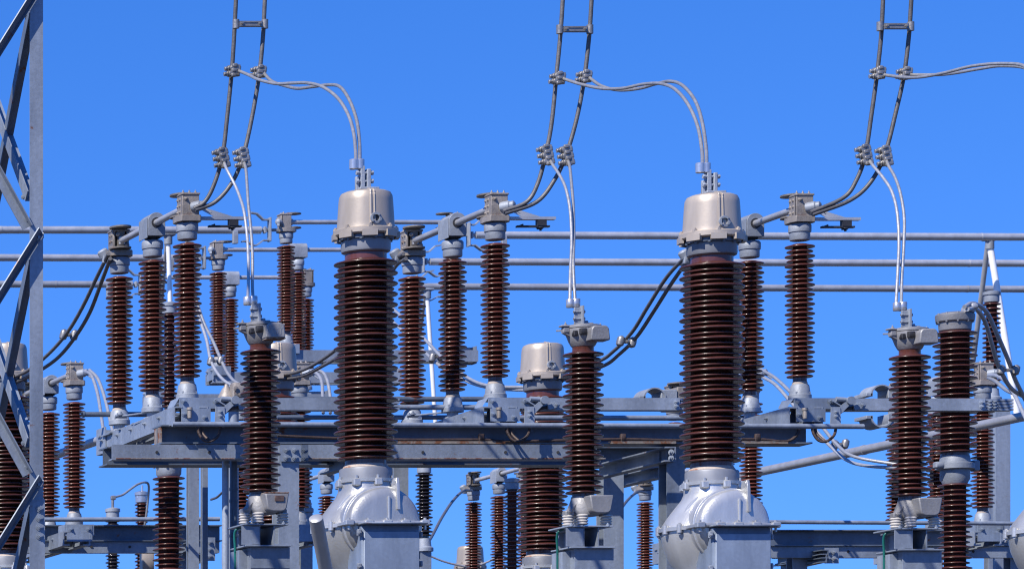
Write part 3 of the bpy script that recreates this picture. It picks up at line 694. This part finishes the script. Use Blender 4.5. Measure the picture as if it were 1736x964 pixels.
bundle('twin dropper cable whose jumper runs out past the right picture edge',
       [(1504, -150), (1500, -60), (1497, 0), (1494, 60), (1487, 125), (1478, 190), (1467, 262), (1452, 305), (1430, 335), (1374, 360)],
       [(1553, -150), (1549, -60), (1545, 0), (1541, 60), (1533, 125), (1520, 185), (1500, 262), (1475, 310), (1440, 340), (1377, 364)],
       (1492, 1544, 45), [(1488, 124), (1533, 125)], [(1466, 262), (1500, 264)], YD + .1)
def jumper(label, specs, Y0, Y1, m, r, spacer=None, group=None, splat=True):
    Pm = Q(*specs[0][len(specs[0]) // 2], (Y0 + Y1) / 2)
    root = thing('jumper_cable', label, 'cable', Pm, group)
    for s_ in specs: MB().path(cpath(s_, Y0, Y1), r, 10, 8).build('conductor', M[m], root)
    if spacer:
        (xa, ya), (xb, yb), f = spacer; Ys = Y0 + (Y1 - Y0) * f; a_, b_ = Q(xa, ya, Ys), Q(xb, yb, Ys)
        mb = MB().bar(a_, b_, .028, .03)
        for p in (a_, b_): mb.lathe(p, [(.01, -.05), (.032, -.035), (.036, 0), (.032, .035), (.01, .05)], 14, axis=(.25, 0, 1))
        mb.bolt((a_ + b_) / 2 - V((0, .016, 0)), .012)
        mb.build('spacer', M['clamp'], root)
    return root
G1 = 'bright twin jumpers to the tall bushings'
jumper('bright twin jumper arching onto the beige cap of the breaker nearest the lattice tower', [[(404, 120), (421, 127), (438, 135), (468, 142), (497, 141), (522, 141), (548, 148), (573, 167), (591, 196), (600, 228), (603, 258), (603, 276)], [(447, 124), (461, 138), (481, 145), (504, 150), (532, 147), (559, 144), (577, 148), (593, 171), (605, 205), (609, 237), (610, 260), (610, 276)]], YD + .38, 7000 / 235, 'cable_md', .0125, group=G1)
jumper('bright twin jumper arching onto the beige cap beside the middle dropper', [[(953, 133), (985, 143), (1020, 150), (1055, 150), (1090, 143), (1120, 142), (1145, 152), (1167, 178), (1183, 215), (1190, 255), (1191, 281)], [(998, 131), (1020, 146), (1050, 153), (1085, 150), (1110, 143), (1135, 138), (1157, 145), (1178, 170), (1190, 205), (1197, 250), (1198, 281)]], YD + .43, 7000 / 234.1, 'cable_md', .0125, group=G1)
jumper('grey twin jumper leaving over the right picture edge', [[(1497, 127), (1530, 131), (1560, 131), (1600, 124), (1650, 112), (1700, 108), (1740, 114), (1765, 150), (1777, 210), (1781, 282)], [(1542, 127), (1590, 127), (1620, 124), (1660, 117), (1700, 112), (1745, 119), (1772, 160), (1785, 220), (1788, 282)]], YD + .48, 7000 / 233, 'cable_md', .0125, group=G1)
G2 = 'bright twin leads down to the surge arresters'
jumper('bright twin lead dropping to the surge arrester nearest the lattice tower', [[(380, 275), (384, 286), (399, 315), (408, 338), (414, 360), (419, 400), (421, 440), (421, 480), (420, 506)], [(414, 275), (417, 288), (419, 315), (421, 345), (425, 385), (428, 430), (428, 480), (429, 506)]], YD + .45, 7000 / 220, 'cable_lt', .0115, group=G2)
jumper('bright twin lead dropping to the surge arrester between the big breakers', [[(933, 272), (938, 281), (950, 299), (960, 322), (967, 360), (969, 410), (967, 460), (966, 512)], [(963, 272), (966, 283), (969, 312), (972, 350), (973, 400), (972, 450), (975, 512)]], YD + .5, 7000 / 219.3, 'cable_lt', .0115, group=G2)
jumper('bright twin lead dropping to the surge arrester beside the two stage transformer', [[(1474, 272), (1481, 282), (1497, 301), (1512, 325), (1521, 360), (1524, 410), (1522, 460), (1519, 515)], [(1503, 272), (1507, 282), (1518, 302), (1527, 330), (1533, 370), (1532, 420), (1529, 470), (1528, 515)]], YD + .55, 7000 / 218.5, 'cable_lt', .0115, group=G2)
G3 = 'dark twin jumpers sloping back to the second row breakers'
jumper('dark twin jumper sloping behind the lattice tower with one spacer', [[(184, 430), (165, 468), (140, 520), (115, 562), (85, 597), (50, 626), (20, 640)], [(187, 438), (172, 478), (152, 530), (126, 573), (97, 607), (60, 632), (22, 650)]], 35.15, 38.6, 'cable', .0165, ((108, 567), (126, 568), .58), G3)
jumper('dark twin jumper between the first bushing and the breaker cap behind the arrester', [[(684, 430), (664, 445), (635, 500), (605, 560), (570, 592), (540, 613), (510, 628), (478, 636)], [(688, 438), (668, 455), (640, 510), (612, 570), (573, 604), (545, 621), (515, 636), (480, 643)]], 35.15, 38.6, 'cable', .0165, None, G3)
jumper('dark twin jumper sagging from the right tall breaker to behind the middle arrester', [[(1186, 420), (1162, 436), (1130, 470), (1098, 520), (1072, 562), (1040, 595), (1012, 613), (940, 634)], [(1190, 428), (1167, 442), (1140, 478), (1110, 525), (1080, 570), (1050, 600), (1020, 621), (942, 645)]], 35.2, 38.6, 'cable', .0165, ((1052, 578), (1072, 580), .6), G3)
G4 = 'pale twin jumpers behind the front row switches'
jumper('pale twin jumper curling down from the low switch beside the lattice tower', [[(143, 629), (155, 636), (165, 665), (171, 700), (176, 735)], [(152, 627), (166, 642), (177, 672), (184, 700), (192, 735)]], 41.6, 40, 'jump', .016, None, G4)
jumper('pale twin jumper looping behind the first front row switch posts', [[(322, 500), (338, 540), (350, 575), (358, 612), (375, 640), (400, 655), (440, 658)], [(330, 500), (345, 545), (362, 580), (376, 612), (388, 635), (405, 650), (440, 655)]], 44, 42, 'jump', .016, ((357, 612), (374, 611), .5), G4)
jumper('pale twin jumper crossing behind the middle switch to the second row breaker', [[(640, 500), (669, 526), (690, 545), (728, 583), (755, 611), (795, 641), (832, 654), (890, 656)], [(640, 530), (669, 548), (700, 578), (728, 604), (755, 626), (800, 649), (840, 658), (890, 661)]], 44, 40, 'jump', .016, ((733, 606), (748, 604), .5), G4)
jumper('pale twin jumper running under the rightmost front switch to the last arrester', [[(1270, 615), (1292, 627), (1314, 640), (1340, 664), (1365, 692), (1390, 718), (1419, 753), (1450, 774), (1530, 788)], [(1270, 628), (1295, 640), (1315, 652), (1340, 680), (1375, 720), (1405, 753), (1435, 779), (1470, 789), (1530, 793)]], 42, 39, 'jump', .016, ((1415, 754), (1433, 752), .6), G4)
jumper('pale twin jumper at the head behind the left arrester dropping to the frame', [[(524, 632), (536, 632), (545, 645), (547, 670), (548, 700)], [(530, 628), (546, 630), (555, 645), (560, 675), (560, 700)]], 42, 41, 'jump', .016, None, G4)

# ---------------------------------------------------------------- bus tubes
def bus(label, xa, xb, ya, yb, k, bracket=None, r=.047):
    Y = 7000 / k; a_, b_ = Q(xa, ya, Y), Q(xb, yb, Y)
    root = thing('bus_tube', label, 'bus tube', (a_ + b_) / 2, 'horizontal aluminium bus tubes')
    mb = MB().tube(a_, b_, r, n=24)
    for f in (.37, .73): c = a_ + (b_ - a_) * f; d = (b_ - a_).normalized(); mb.tube(c, c + d * .02, r * 1.06, n=24)
    mb.build('tube', M['alu_dull'], root)
    if bracket:
        s = bracket; e = b_ if s > 0 else a_
        br = MB().tube(e, e + V((s * .09, 0, 0)), .022, n=12)
        br.box(e + V((s * .10, -.03, 0)), .022, .10, .30, .004); br.box(e + V((s * .05, 0, 0)), .03, .07, .08, .004)
        for sz in (1, -1):
            pts = [(.09, .125), (.02, .125), (-.06, .20), (-.14, .215)] if sz > 0 else [(.09, -.135), (.02, -.135), (-.06, -.195), (-.10, -.20), (-.2, -.145), (-.25, -.15)]
            for i in range(len(pts) - 1):
                p, q_ = [e + V((s * x, -.03, z)) for x, z in pts[i:i + 2]]; br.bar(p, q_, .07, .014)
        br.box(e + V((-s * .34, -.05, -.10)), .06, .06, .16, .004); br.bar(e + V((s * .1, 0, 0)), e + V((s * .30, 0, 0)), .05, .03)
        br.build('end_bracket', M['cap'], root)
    return root
bus('uppermost bus tube coming in behind the lattice tower', -260, 442, 389.5, 390, 134, 1)
bus('middle bus tube coming in behind the lattice tower', -260, 332, 436, 437.5, 128, 1)
bus('lowest bus tube coming in behind the lattice tower', -260, 224, 481, 482, 122, 1)
bus('uppermost bus tube on the far side of the middle switch', 806, 1980, 398.5, 402.5, 134, -1)
bus('middle bus tube on the far side of the middle switch', 728, 1980, 443.5, 447, 128, -1)
bus('lowest bus tube on the far side of the middle switch', 716, 1980, 485.5, 491, 122, -1)

def riser(label, top, feet, Y, r=.028):
    t_ = Q(*top, Y); root = thing('tube_riser', label, 'tube support', t_, 'slanted tube risers under the bus')
    for i, f in enumerate(feet):
        e = Q(*f, Y + (.0 if i else .8)); MB().tube(e, t_ + V((0, .05 * (1 - i), -.06)), r * (.8 if i == 0 and len(feet) > 1 else 1), n=16).build('tube_leg', M['white_steel' if i == len(feet) - 1 else 'alu_dull'], root)
    MB().tube(t_ - V((0, 0, .12)), t_ + V((0, 0, .02)), .052, n=16).box(t_ + V((0, 0, .0)), .16, .12, .03, .006).build('top_clamp', M['cap'], root)
riser('bright slanted tube under the uppermost bus between two front row posts', (285, 398), [(270, 560), (294, 700)], 52.6)
riser('bright slanted tube behind the back post of the middle front row switch', (724, 491), [(700, 640), (741, 760)], 57.2)
riser('pair of slanted tubes meeting at the uppermost bus near the right picture edge', (1678, 406), [(1650, 610), (1725, 706)], 52.6, .039)

def slope_pipe(label, xa, ya, Ya, xb, yb, Yb, r):
    a_, b_ = Q(xa, ya, Ya), Q(xb, yb, Yb); mb = MB().tube(a_, b_, r, n=24); d = (b_ - a_).normalized()
    c = a_ + (b_ - a_) * .42; mb.tube(c, c + d * .05, r * 1.1, n=24)
    single(mb, 'sloping_bus_pipe', M['alu_dull'], label, 'bus pipe', 'sloping bus pipes')
slope_pipe('sloping grey pipe rising past the arrester to the right picture edge', 1255, 806, 46.5, 1790, 694, 40.6, .048)
slope_pipe('short sloping grey pipe between the low switch and the frame corner', 20, 796, 46, 262, 714, 42, .046)

# ---------------------------------------------------------------- lattice tower
tw = thing('lattice_tower', 'galvanized steel lattice tower leg with crossing braces at the left picture edge', 'lattice tower', (Q(62, 0, 29.2).x - .7, 29.9, 0))
YT = 29.2; kt = FPX / YT; xl = Q(73, 0, YT).x; wx, wy = .58, 1.4
lw = 22 / kt
for (lx, ly, sx, sy) in ((xl, YT, -1, 1), (xl - wx, YT, 1, 1), (xl, YT + wy, -1, -1), (xl - wx, YT + wy, 1, -1)):
    p = [(0, 0), (sx * lw, 0), (sx * lw, sy * .012), (sx * .012, sy * .012), (sx * .012, sy * lw), (0, sy * lw)]
    mb = MB(); vs = [(lx + x, ly + y, z) for z in (0, 8.7) for x, y in p]; n_ = 6
    fs = [(i, (i + 1) % n_, n_ + (i + 1) % n_, n_ + i) for i in range(n_)] + [tuple(range(n_)), tuple(range(n_, 2 * n_))]
    mb.add(vs, fs).build('leg', M['galv'], tw)
per = 418 / kt; zn = Q(72, 397, YT).z
def brace(p, q, w_, m, sx=1, sy=1, up=(0, -1, 0)):
    d = (q - p).normalized(); mb = MB().prism(p, q, [(0, 0), (w_, 0), (w_, .008), (.008, .008), (.008, .022 if up[1] < -.5 and up[2] else w_), (0, .022 if up[1] < -.5 and up[2] else w_)], up=up)
    for e, f in ((p, 1), (q, -1)): mb.bolt(e + d * f * .05 + V((0, -.004, 0)), .013)
    mb.build('brace', M[m], tw)
for i in range(-3, 2):
    z0 = zn + i * per; xr, xL = xl - .015, xl - wx + .015; hz = per / 2
    brace(V((xr, YT - .012, z0 + .01)), V((xL, YT - .012, z0 - hz)), .082, 'galv_shade', up=(.47, -.55, -.63))  # darker steel paints in shade on braces turned from the sun
    brace(V((xL, YT + .016, z0 + hz + .06)), V((xr - .07, YT + .016, z0 + .06)), .062, 'galv')
    for xs_, mm in ((xl - .10, 0), (xl - wx + .10, 1)):
        brace(V((xs_, YT + .05, z0 - .14)), V((xs_, YT + wy - .05, z0 - per * 1.05)), .075, 'galv_shade', up=(1, 0, 0))
        brace(V((xs_ - .01, YT + wy - .05, z0 + per * .86)), V((xs_ - .01, YT + .06, z0 + per * .14)), .085, 'galv', up=(1, 0, 0))
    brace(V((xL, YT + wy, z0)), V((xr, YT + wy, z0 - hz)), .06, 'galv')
    gp = MB().add([V((xr - .02, YT + .02, z0 + .13)), V((xr + .035, YT + .05, z0 + .01)), V((xr + .035, YT + .05, z0 - .02)), V((xr - .02, YT + .02, z0 - .03)), V((xr - .02, YT + .03, z0 + .13)), V((xr + .035, YT + .06, z0 + .01)), V((xr + .035, YT + .06, z0 - .02)), V((xr - .02, YT + .03, z0 - .03))],
             [(0, 1, 2, 3), (7, 6, 5, 4), (0, 4, 5, 1), (1, 5, 6, 2), (2, 6, 7, 3), (3, 7, 4, 0)])
    gp.bolt(V((xr - .03, YT - .024, z0 - .03)), .014)
    gp.build('gusset', M['galv'], tw)
sp_ = MB().box(V((xl - .045, YT - .012, Q(0, 846, YT).z - .9)), .105, .014, 1.8)
for py in (862, 878, 893, 908): sp_.bolt(Q(67, py, YT - .02), .017)
sp_.build('splice_plate', M['galv'], tw)

# ---------------------------------------------------------------- two stage transformer and single stage ones
def small_post(name, label, cat, px, ytop, ybot, R1, R2, core, k, pairs, m='brown', capm='cap', group=None, ped=True, n=30, grounded=True):
    Y = 7000 / k; s = .925 / k; t_ = Q(px, ytop, Y); b_ = Q(px, ybot, Y); C = V((t_.x, Y, 0))
    root = thing(name, label, cat, (t_.x, Y, 0), group)
    shed_stack(C, b_.z, t_.z, pairs, R1 * s, R2 * s, core * s, neck=5 / k, t=1.6 / k + .004, n=n).build('insulator', M[m], root, sharp=85)
    z = t_.z + 4 / k; r = core * s
    MB().lathe(C, [(r * 1.15, z), (r * 1.45, z + 1 / k), (r * 1.45, z + 12 / k), (r * 1.65, z + 13 / k), (r * 1.65, z + 18 / k), (r * .8, z + 20 / k)], 28).build('insulator_cap', M[capm], root)
    zb = b_.z - 4 / k
    if ped: MB().lathe(C, [(r * 1.9, zb - 22 / k), (r * 1.9, zb - 16 / k), (r * 1.5, zb - 14 / k), (r * 1.3, zb - 1 / k), (r, zb)], 28).build('pedestal', M[capm], root); zb -= 22 / k
    if grounded: MB().ibeam(V((C.x, Y, 0)), V((C.x, Y, zb)), .12, .12, up=(0, 1, 0)).build('support_post', M['galv'], root)
    return root, C, Y, s, k
# the tall two stage unit by the right edge
k = 186.0; Y = 7000 / k; s = .925 / k; C = V((Q(1619, 0, Y).x, Y, 0)); Z = lambda py: CZ + (HY - py) / k
vt = thing('voltage_transformer', 'tall two stage brown voltage transformer with a domed grey lid and looping cables', 'transformer', (C.x, Y, 0), 'capacitor voltage transformers')
lowst = MB
shed_stack(C, Z(1130), Z(824), 18, 29 * s, 25 * s, 18.5 * s, neck=.03, t=.011, n=40).build('lower_insulator', M['dkbrown'], vt, sharp=85)
shed_stack(C, Z(767), Z(567), 11, 37.5 * s, 34 * s, 24 * s, neck=.03, t=.012, n=44).build('upper_insulator', M['dkbrown'], vt, sharp=85)
MB().lathe(C, [(19 * s, Z(822)), (25 * s, Z(812)), (25 * s, Z(797)), (33 * s, Z(795)), (33 * s, Z(786)), (26 * s, Z(784)), (25 * s, Z(774)), (24 * s, Z(772))], 36).box(C + V((-.17, -.05, Z(789))), .09, .07, .06, .01).box(C + V((.18, 0, Z(789))), .06, .08, .1, .01).build('collar', M['cap'], vt)
lid = MB().lathe(C, [(24 * s, Z(562)), (27 * s, Z(560)), (28 * s, Z(547)), (32 * s, Z(545)), (33 * s, Z(538)), (33 * s, Z(534)), (28 * s, Z(531)), (20 * s, Z(529.5)), (.001, Z(529))], 40)
for q in range(10): t = q * .6283; lid.tube(C + V((30 * s * math.cos(t), 30 * s * math.sin(t), Z(548))), C + V((30 * s * math.cos(t), 30 * s * math.sin(t), Z(531))), .011, n=6)
lid.build('lid', M['greycast'], vt, bevel=.002)
MB().box(C + V((.08, -.08, Z(527))), .1, .08, .05, .008).lathe(C + V((.11, -.10, Z(522))), [(.02, -.04), (.035, -.02), (.035, .02), (.02, .04)], 16, axis=(1, -.3, 0)).build('terminal', M['alu_dull'], vt)
MB().box(C + V((0, 0, Z(1142) / 2)), .5, .5, Z(1142)).build('base_tank', M['galv'], vt)
Yl = 40.5
jumper('pale twin loop springing from the two stage transformer lid over the right post', [[(1635, 520), (1650, 514), (1672, 528), (1692, 570), (1710, 612), (1722, 645), (1745, 690), (1770, 740)], [(1640, 524), (1655, 524), (1670, 545), (1682, 585), (1693, 620), (1712, 655), (1736, 672), (1775, 690)]], Y - .2, 38.5, 'jump', .019, ((1697, 627), (1722, 627), .58), G4)
jumper('pale twin loop leaving the switch head beside the two stage transformer', [[(1676, 636), (1690, 637), (1704, 645), (1718, 665), (1730, 690), (1745, 720)], [(1676, 640), (1688, 646), (1708, 662), (1728, 668), (1745, 666), (1775, 655)]], 41.5, 40, 'jump', .019, None, G4)

# the same kind of unit seen under the beam beside the first arrester
k = 184.0; Y = 7000 / k; s = .925 / k; C = V((Q(286, 0, Y).x, Y, 0)); Z = lambda py: CZ + (HY - py) / k
v2 = thing('voltage_transformer', 'brown transformer bushing with a grey flanged top hanging low under the beam end', 'transformer', (C.x, Y, 0), 'capacitor voltage transformers')
shed_stack(C, Z(1130), Z(812), 19, 28.5 * s, 24.5 * s, 18 * s, neck=.03, t=.011, n=40).build('lower_insulator', M['dkbrown'], v2, sharp=85)
t2 = MB().lathe(C, [(18.5 * s, Z(808)), (22 * s, Z(804)), (22.5 * s, Z(790)), (27 * s, Z(789)), (28 * s, Z(781)), (24 * s, Z(779)), (.001, Z(778))], 40)
for q in range(8): t = q * .785 + .3; t2.tube(C + V((26 * s * math.cos(t), 26 * s * math.sin(t), Z(792))), C + V((26 * s * math.cos(t), 26 * s * math.sin(t), Z(777))), .012, n=6)
t2.build('lid', M['cap'], v2, bevel=.002)
MB().box(C + V((0, 0, Z(1142) / 2)), .5, .5, Z(1142)).build('base_tank', M['galv'], v2)
jumper('pale slack cable drooping under the corner of the beam', [[(195, 772), (212, 782), (240, 787), (262, 784), (275, 780)]], 39, 38.1, 'jump', .016)

# ---------------------------------------------------------------- far posts
GP = 'thin bus post insulators further back'
small_post('post_insulator', 'dark charcoal post insulator under the beam beside the first silver dome', 'post insulator', 719, 806, 908, 15.5, 13, 8.5, 150, 9, 'greyporc', group=GP)
small_post('post_insulator', 'thin brown post insulator with a flat grey cap beside the second row bushing', 'post insulator', 868, 834, 1010, 14, 12, 8, 130, 13, 'brown', group=GP)
small_post('post_insulator', 'thin brown post insulator between the slanted tubes near the right picture edge', 'post insulator', 1681, 517, 654, 15.5, 15.5, 9, 145, 9, 'dkbrown', group=GP)
small_post('post_insulator', 'brown post insulator behind the last arrester, seen on its far side', 'post insulator', 1585, 706, 868, 15, 13, 8.5, 150, 11, 'brown', group=GP)
small_post('post_insulator', 'dark post insulator close behind the front post near the tube riser', 'post insulator', 287, 536, 690, 15.5, 13, 9, 140, 11, 'dkbrown', group=GP, grounded=False)
small_post('post_insulator', 'brown post insulator hanging under the frame between arrester and silver dome', 'post insulator', 517, 782, 842, 14, 12.5, 8, 160, 5, 'brown', group=GP)
GD = 'small distant surge arresters'
r1 = small_post('distant_arrester', 'small dark arrester with a grey dome cap behind the lower beam', 'surge arrester', 191, 884, 1030, 13, 11, 8, 120, 13, 'greyporc', group=GD)
r2_ = small_post('distant_arrester', 'small brown arrester with a bright cap and a bent lead over it', 'surge arrester', 240, 856, 1030, 12.5, 11, 7.5, 118, 15, 'dkbrown', 'alu', group=GD)
MB().tube(Q(191, 862, r1[2]), Q(191, 846, r1[2]), .02, n=10).box(Q(192, 843, r1[2]), .07, .06, .06, .01).build('terminal', M['clamp'], r1[0])
MB().tube(Q(241, 838, r2_[2]), Q(241, 822, r2_[2]), .014, n=10).box(Q(240, 842, r2_[2]), .16, .1, .06, .01).build('terminal', M['alu'], r2_[0])
jumper('thin grey lead arched between the two small distant arresters', [[(194, 842), (208, 838), (222, 828), (234, 820), (246, 817), (252, 822), (251, 845), (247, 880), (243, 900)]], 58.5, 59, 'cable_md', .016)
jumper('thin dark lead sagging to the far switch head under the frame', [[(800, 831), (785, 832), (768, 848), (750, 875), (735, 903), (728, 915)]], 57, 48, 'cable', .018)
jumper('thin dark lead curving from the far switch head by the second silver dome', [[(1096, 835), (1082, 833), (1066, 845), (1050, 866), (1040, 885)]], 57, 50, 'cable', .018)
jumper('thin dark lead curving behind the blue conduit', [[(358, 846), (368, 842), (380, 832), (395, 828)]], 50, 49, 'cable', .015)
jumper('thin pale lead running low to the far breaker cap', [[(730, 942), (750, 950), (772, 956), (800, 960), (830, 950), (850, 938)]], 60, 60, 'cable_md', .015)

# ---------------------------------------------------------------- low far beams
def far_beam(label, xa, xb, py, k, holes=()):
    Y = 7000 / k; root = thing('support_beam', label, 'steel beam', Q((xa + xb) / 2, py, Y), 'low beams of the second row')
    a_, b_ = Q(xa, py - 8, Y), Q(xb, py - 8, Y)
    MB().ibeam(a_, b_, .17, .16, .012, .01).build('beam', M['galv_shade'], root)
    c_ = Q(xa, py + 15, Y - .05); d_ = Q(xb, py + 15, Y - .05)
    o = MB().channel(c_, d_, .115, .09, .01, side=-1)
    o.build('lower_channel', M['galv'], root)
    h = MB()
    for px in holes: h.tube(Q(px, py + 14, Y - .056), Q(px, py + 14, Y - .046), .014, n=12)
    if holes: h.build('bolt_holes', M['dark'], root)
    for px in (xa + 60, xb - 60): MB().ibeam(V((Q(px, 0, Y).x, Y + .12, 0)), V((Q(px, 0, Y).x, Y + .12, Q(px, py, Y).z)), .15, .15, up=(0, 1, 0)).build('support_post', M['galv'], root)
    return root, Y
fb1, Y1 = far_beam('low beam reaching from the lattice tower to the conduits', -30, 372, 912, 163, (155, 220))
fb2, Y2 = far_beam('low beam from the second silver cabinet to the right picture edge', 1300, 1790, 920, 163, (1438, 1650))
for root, Yb, spec in ((fb1, Y1, ((345, 945, 300, 958), (330, 925, 285, 938))), (fb2, Y2, ((1402, 945, 1325, 962), (1405, 938, 1320, 952)))):
    for xa, ya, xb, yb in spec: MB().channel(Q(xa, ya, Yb - .3), Q(xb, yb, Yb + 1.0), .09, .07, .01, side=-1).build('brace_channel', M['galv_shade'], root)
mb = MB().box(Q(356, 930, Y1 - .35), .10, .02, .24); [mb.bolt(Q(356, py, Y1 - .37), .016) for py in (918, 930, 942)]; mb.build('splice_plate', M['galv'], fb1)
mb = MB().box(Q(1410, 941, Y2 - .1), .14, .02, .16); [mb.bolt(Q(px, py, Y2 - .12), .017) for py in (935, 946) for px in (1404, 1414)]; mb.build('splice_plate', M['galv'], fb2)
single(MB().tube(Q(60, 880, 42.2), Q(372, 879, 42.2), .023, n=16), 'operating_rod', M['galv'], 'pale operating rod just above the low beam by the lattice tower', 'operating rod', 'horizontal operating rods')
single(MB().tube(Q(1295, 884, 42.2), Q(1790, 887, 42.2), .021, n=16), 'operating_rod', M['galv'], 'pale operating rod above the low beam beside the second silver cabinet', 'operating rod', 'horizontal operating rods')
mb = MB().box((Q(1698, 0, 45).x, 45.0, Q(0, 690, 45).z / 2), .16, .06, Q(0, 690, 45).z)
single(mb, 'steel_column', M['galv'], 'plain grey steel column behind the brown posts near the right picture edge', 'column')

# brackets with half round saddles at the beam ends
def saddle(label, px, py, Y, both=False):
    p = Q(px, py, Y); root = thing('bus_saddle', label, 'bus saddle', p, 'half round bus saddles')
    for sg in ((1, -1) if both else (1,)):
        o = MB(); n_ = 14; off = p + V((0, 0, sg * (.09 if both else 0)))
        outer = [(.10 * math.cos(math.pi * j / n_), sg * .10 * math.sin(math.pi * j / n_)) for j in range(n_ + 1)]
        inner = [(.088 * math.cos(math.pi * j / n_), sg * .088 * math.sin(math.pi * j / n_)) for j in range(n_, -1, -1)]
        o.prism(off + V((-.02, -.11, 0)), off + V((-.02, .11, 0)), (outer + inner) if sg > 0 else (outer + inner)[::-1])
        o.box(off + V((.11, 0, sg * .03)), .14, .2, .10, .004); o.box(off + V((-.13, 0, sg * .01)), .06, .22, .03, .004)
        o.build('half_shell', M['cap'], root)
    MB().box(p + V((.22, 0, .02)), .07, .18, .17, .006).box(p + V((.20, 0, -.08)), .16, .2, .03, .004).build('jaw', M['casting'], root)
saddle('half round saddle at the beam end beside the right tall bushing', 1105, 678, 36.2)
saddle('double half round saddle on the beam behind the last arrester', 1489, 690, 36.5, True)

# leaning tube stub in the near low corner
lt = MB().lathe(Q(554, 975, 29.2), [(.045, -.05), (.047, 0), (.047, .52), (.040, .525), (.001, .526)], 32, axis=(Q(536, 880, 28.9) - Q(554, 975, 29.2)))
o_ = single(lt, 'inclined_pipe', M['alu_dull'], 'short capped grey pipe leaning in front of the first silver dome', 'pipe')

# small junction box under the low beam
mb = MB().box(Q(249, 952, 45), .13, .1, .24, .006)
single(mb, 'junction_box', M['beige'], 'small pale junction box under the low beam beside the distant arresters', 'junction box')

# bell fitting and clip block on the second row beam behind the first crank
bf = thing('cable_termination', 'small grey bell fitting and clip block standing behind the first crank arm', 'cable fitting', Q(384, 676, 41.6))
MB().lathe(Q(384, 676, 41.6), [(.085, 0), (.085, .02), (.07, .05), (.045, .10), (.022, .13), (.018, .15)], 28).build('bell', M['casting'], bf)
cbk = MB().box(Q(404, 663, 41.5), .14, .10, .17, .012).box(Q(418, 652, 41.5), .10, .10, .07, .01).bolt(Q(400, 658, 41.44), .016).bolt(Q(408, 668, 41.44), .016)
cbk.build('clip_block', M['casting'], bf)
MB().box(Q(396, 680, 41.6), .5, .22, .05, .004).tube(V((Q(396, 0, 41.6).x, 41.6, 0)), Q(396, 682, 41.6), .05).build('stand', M['galv'], bf)
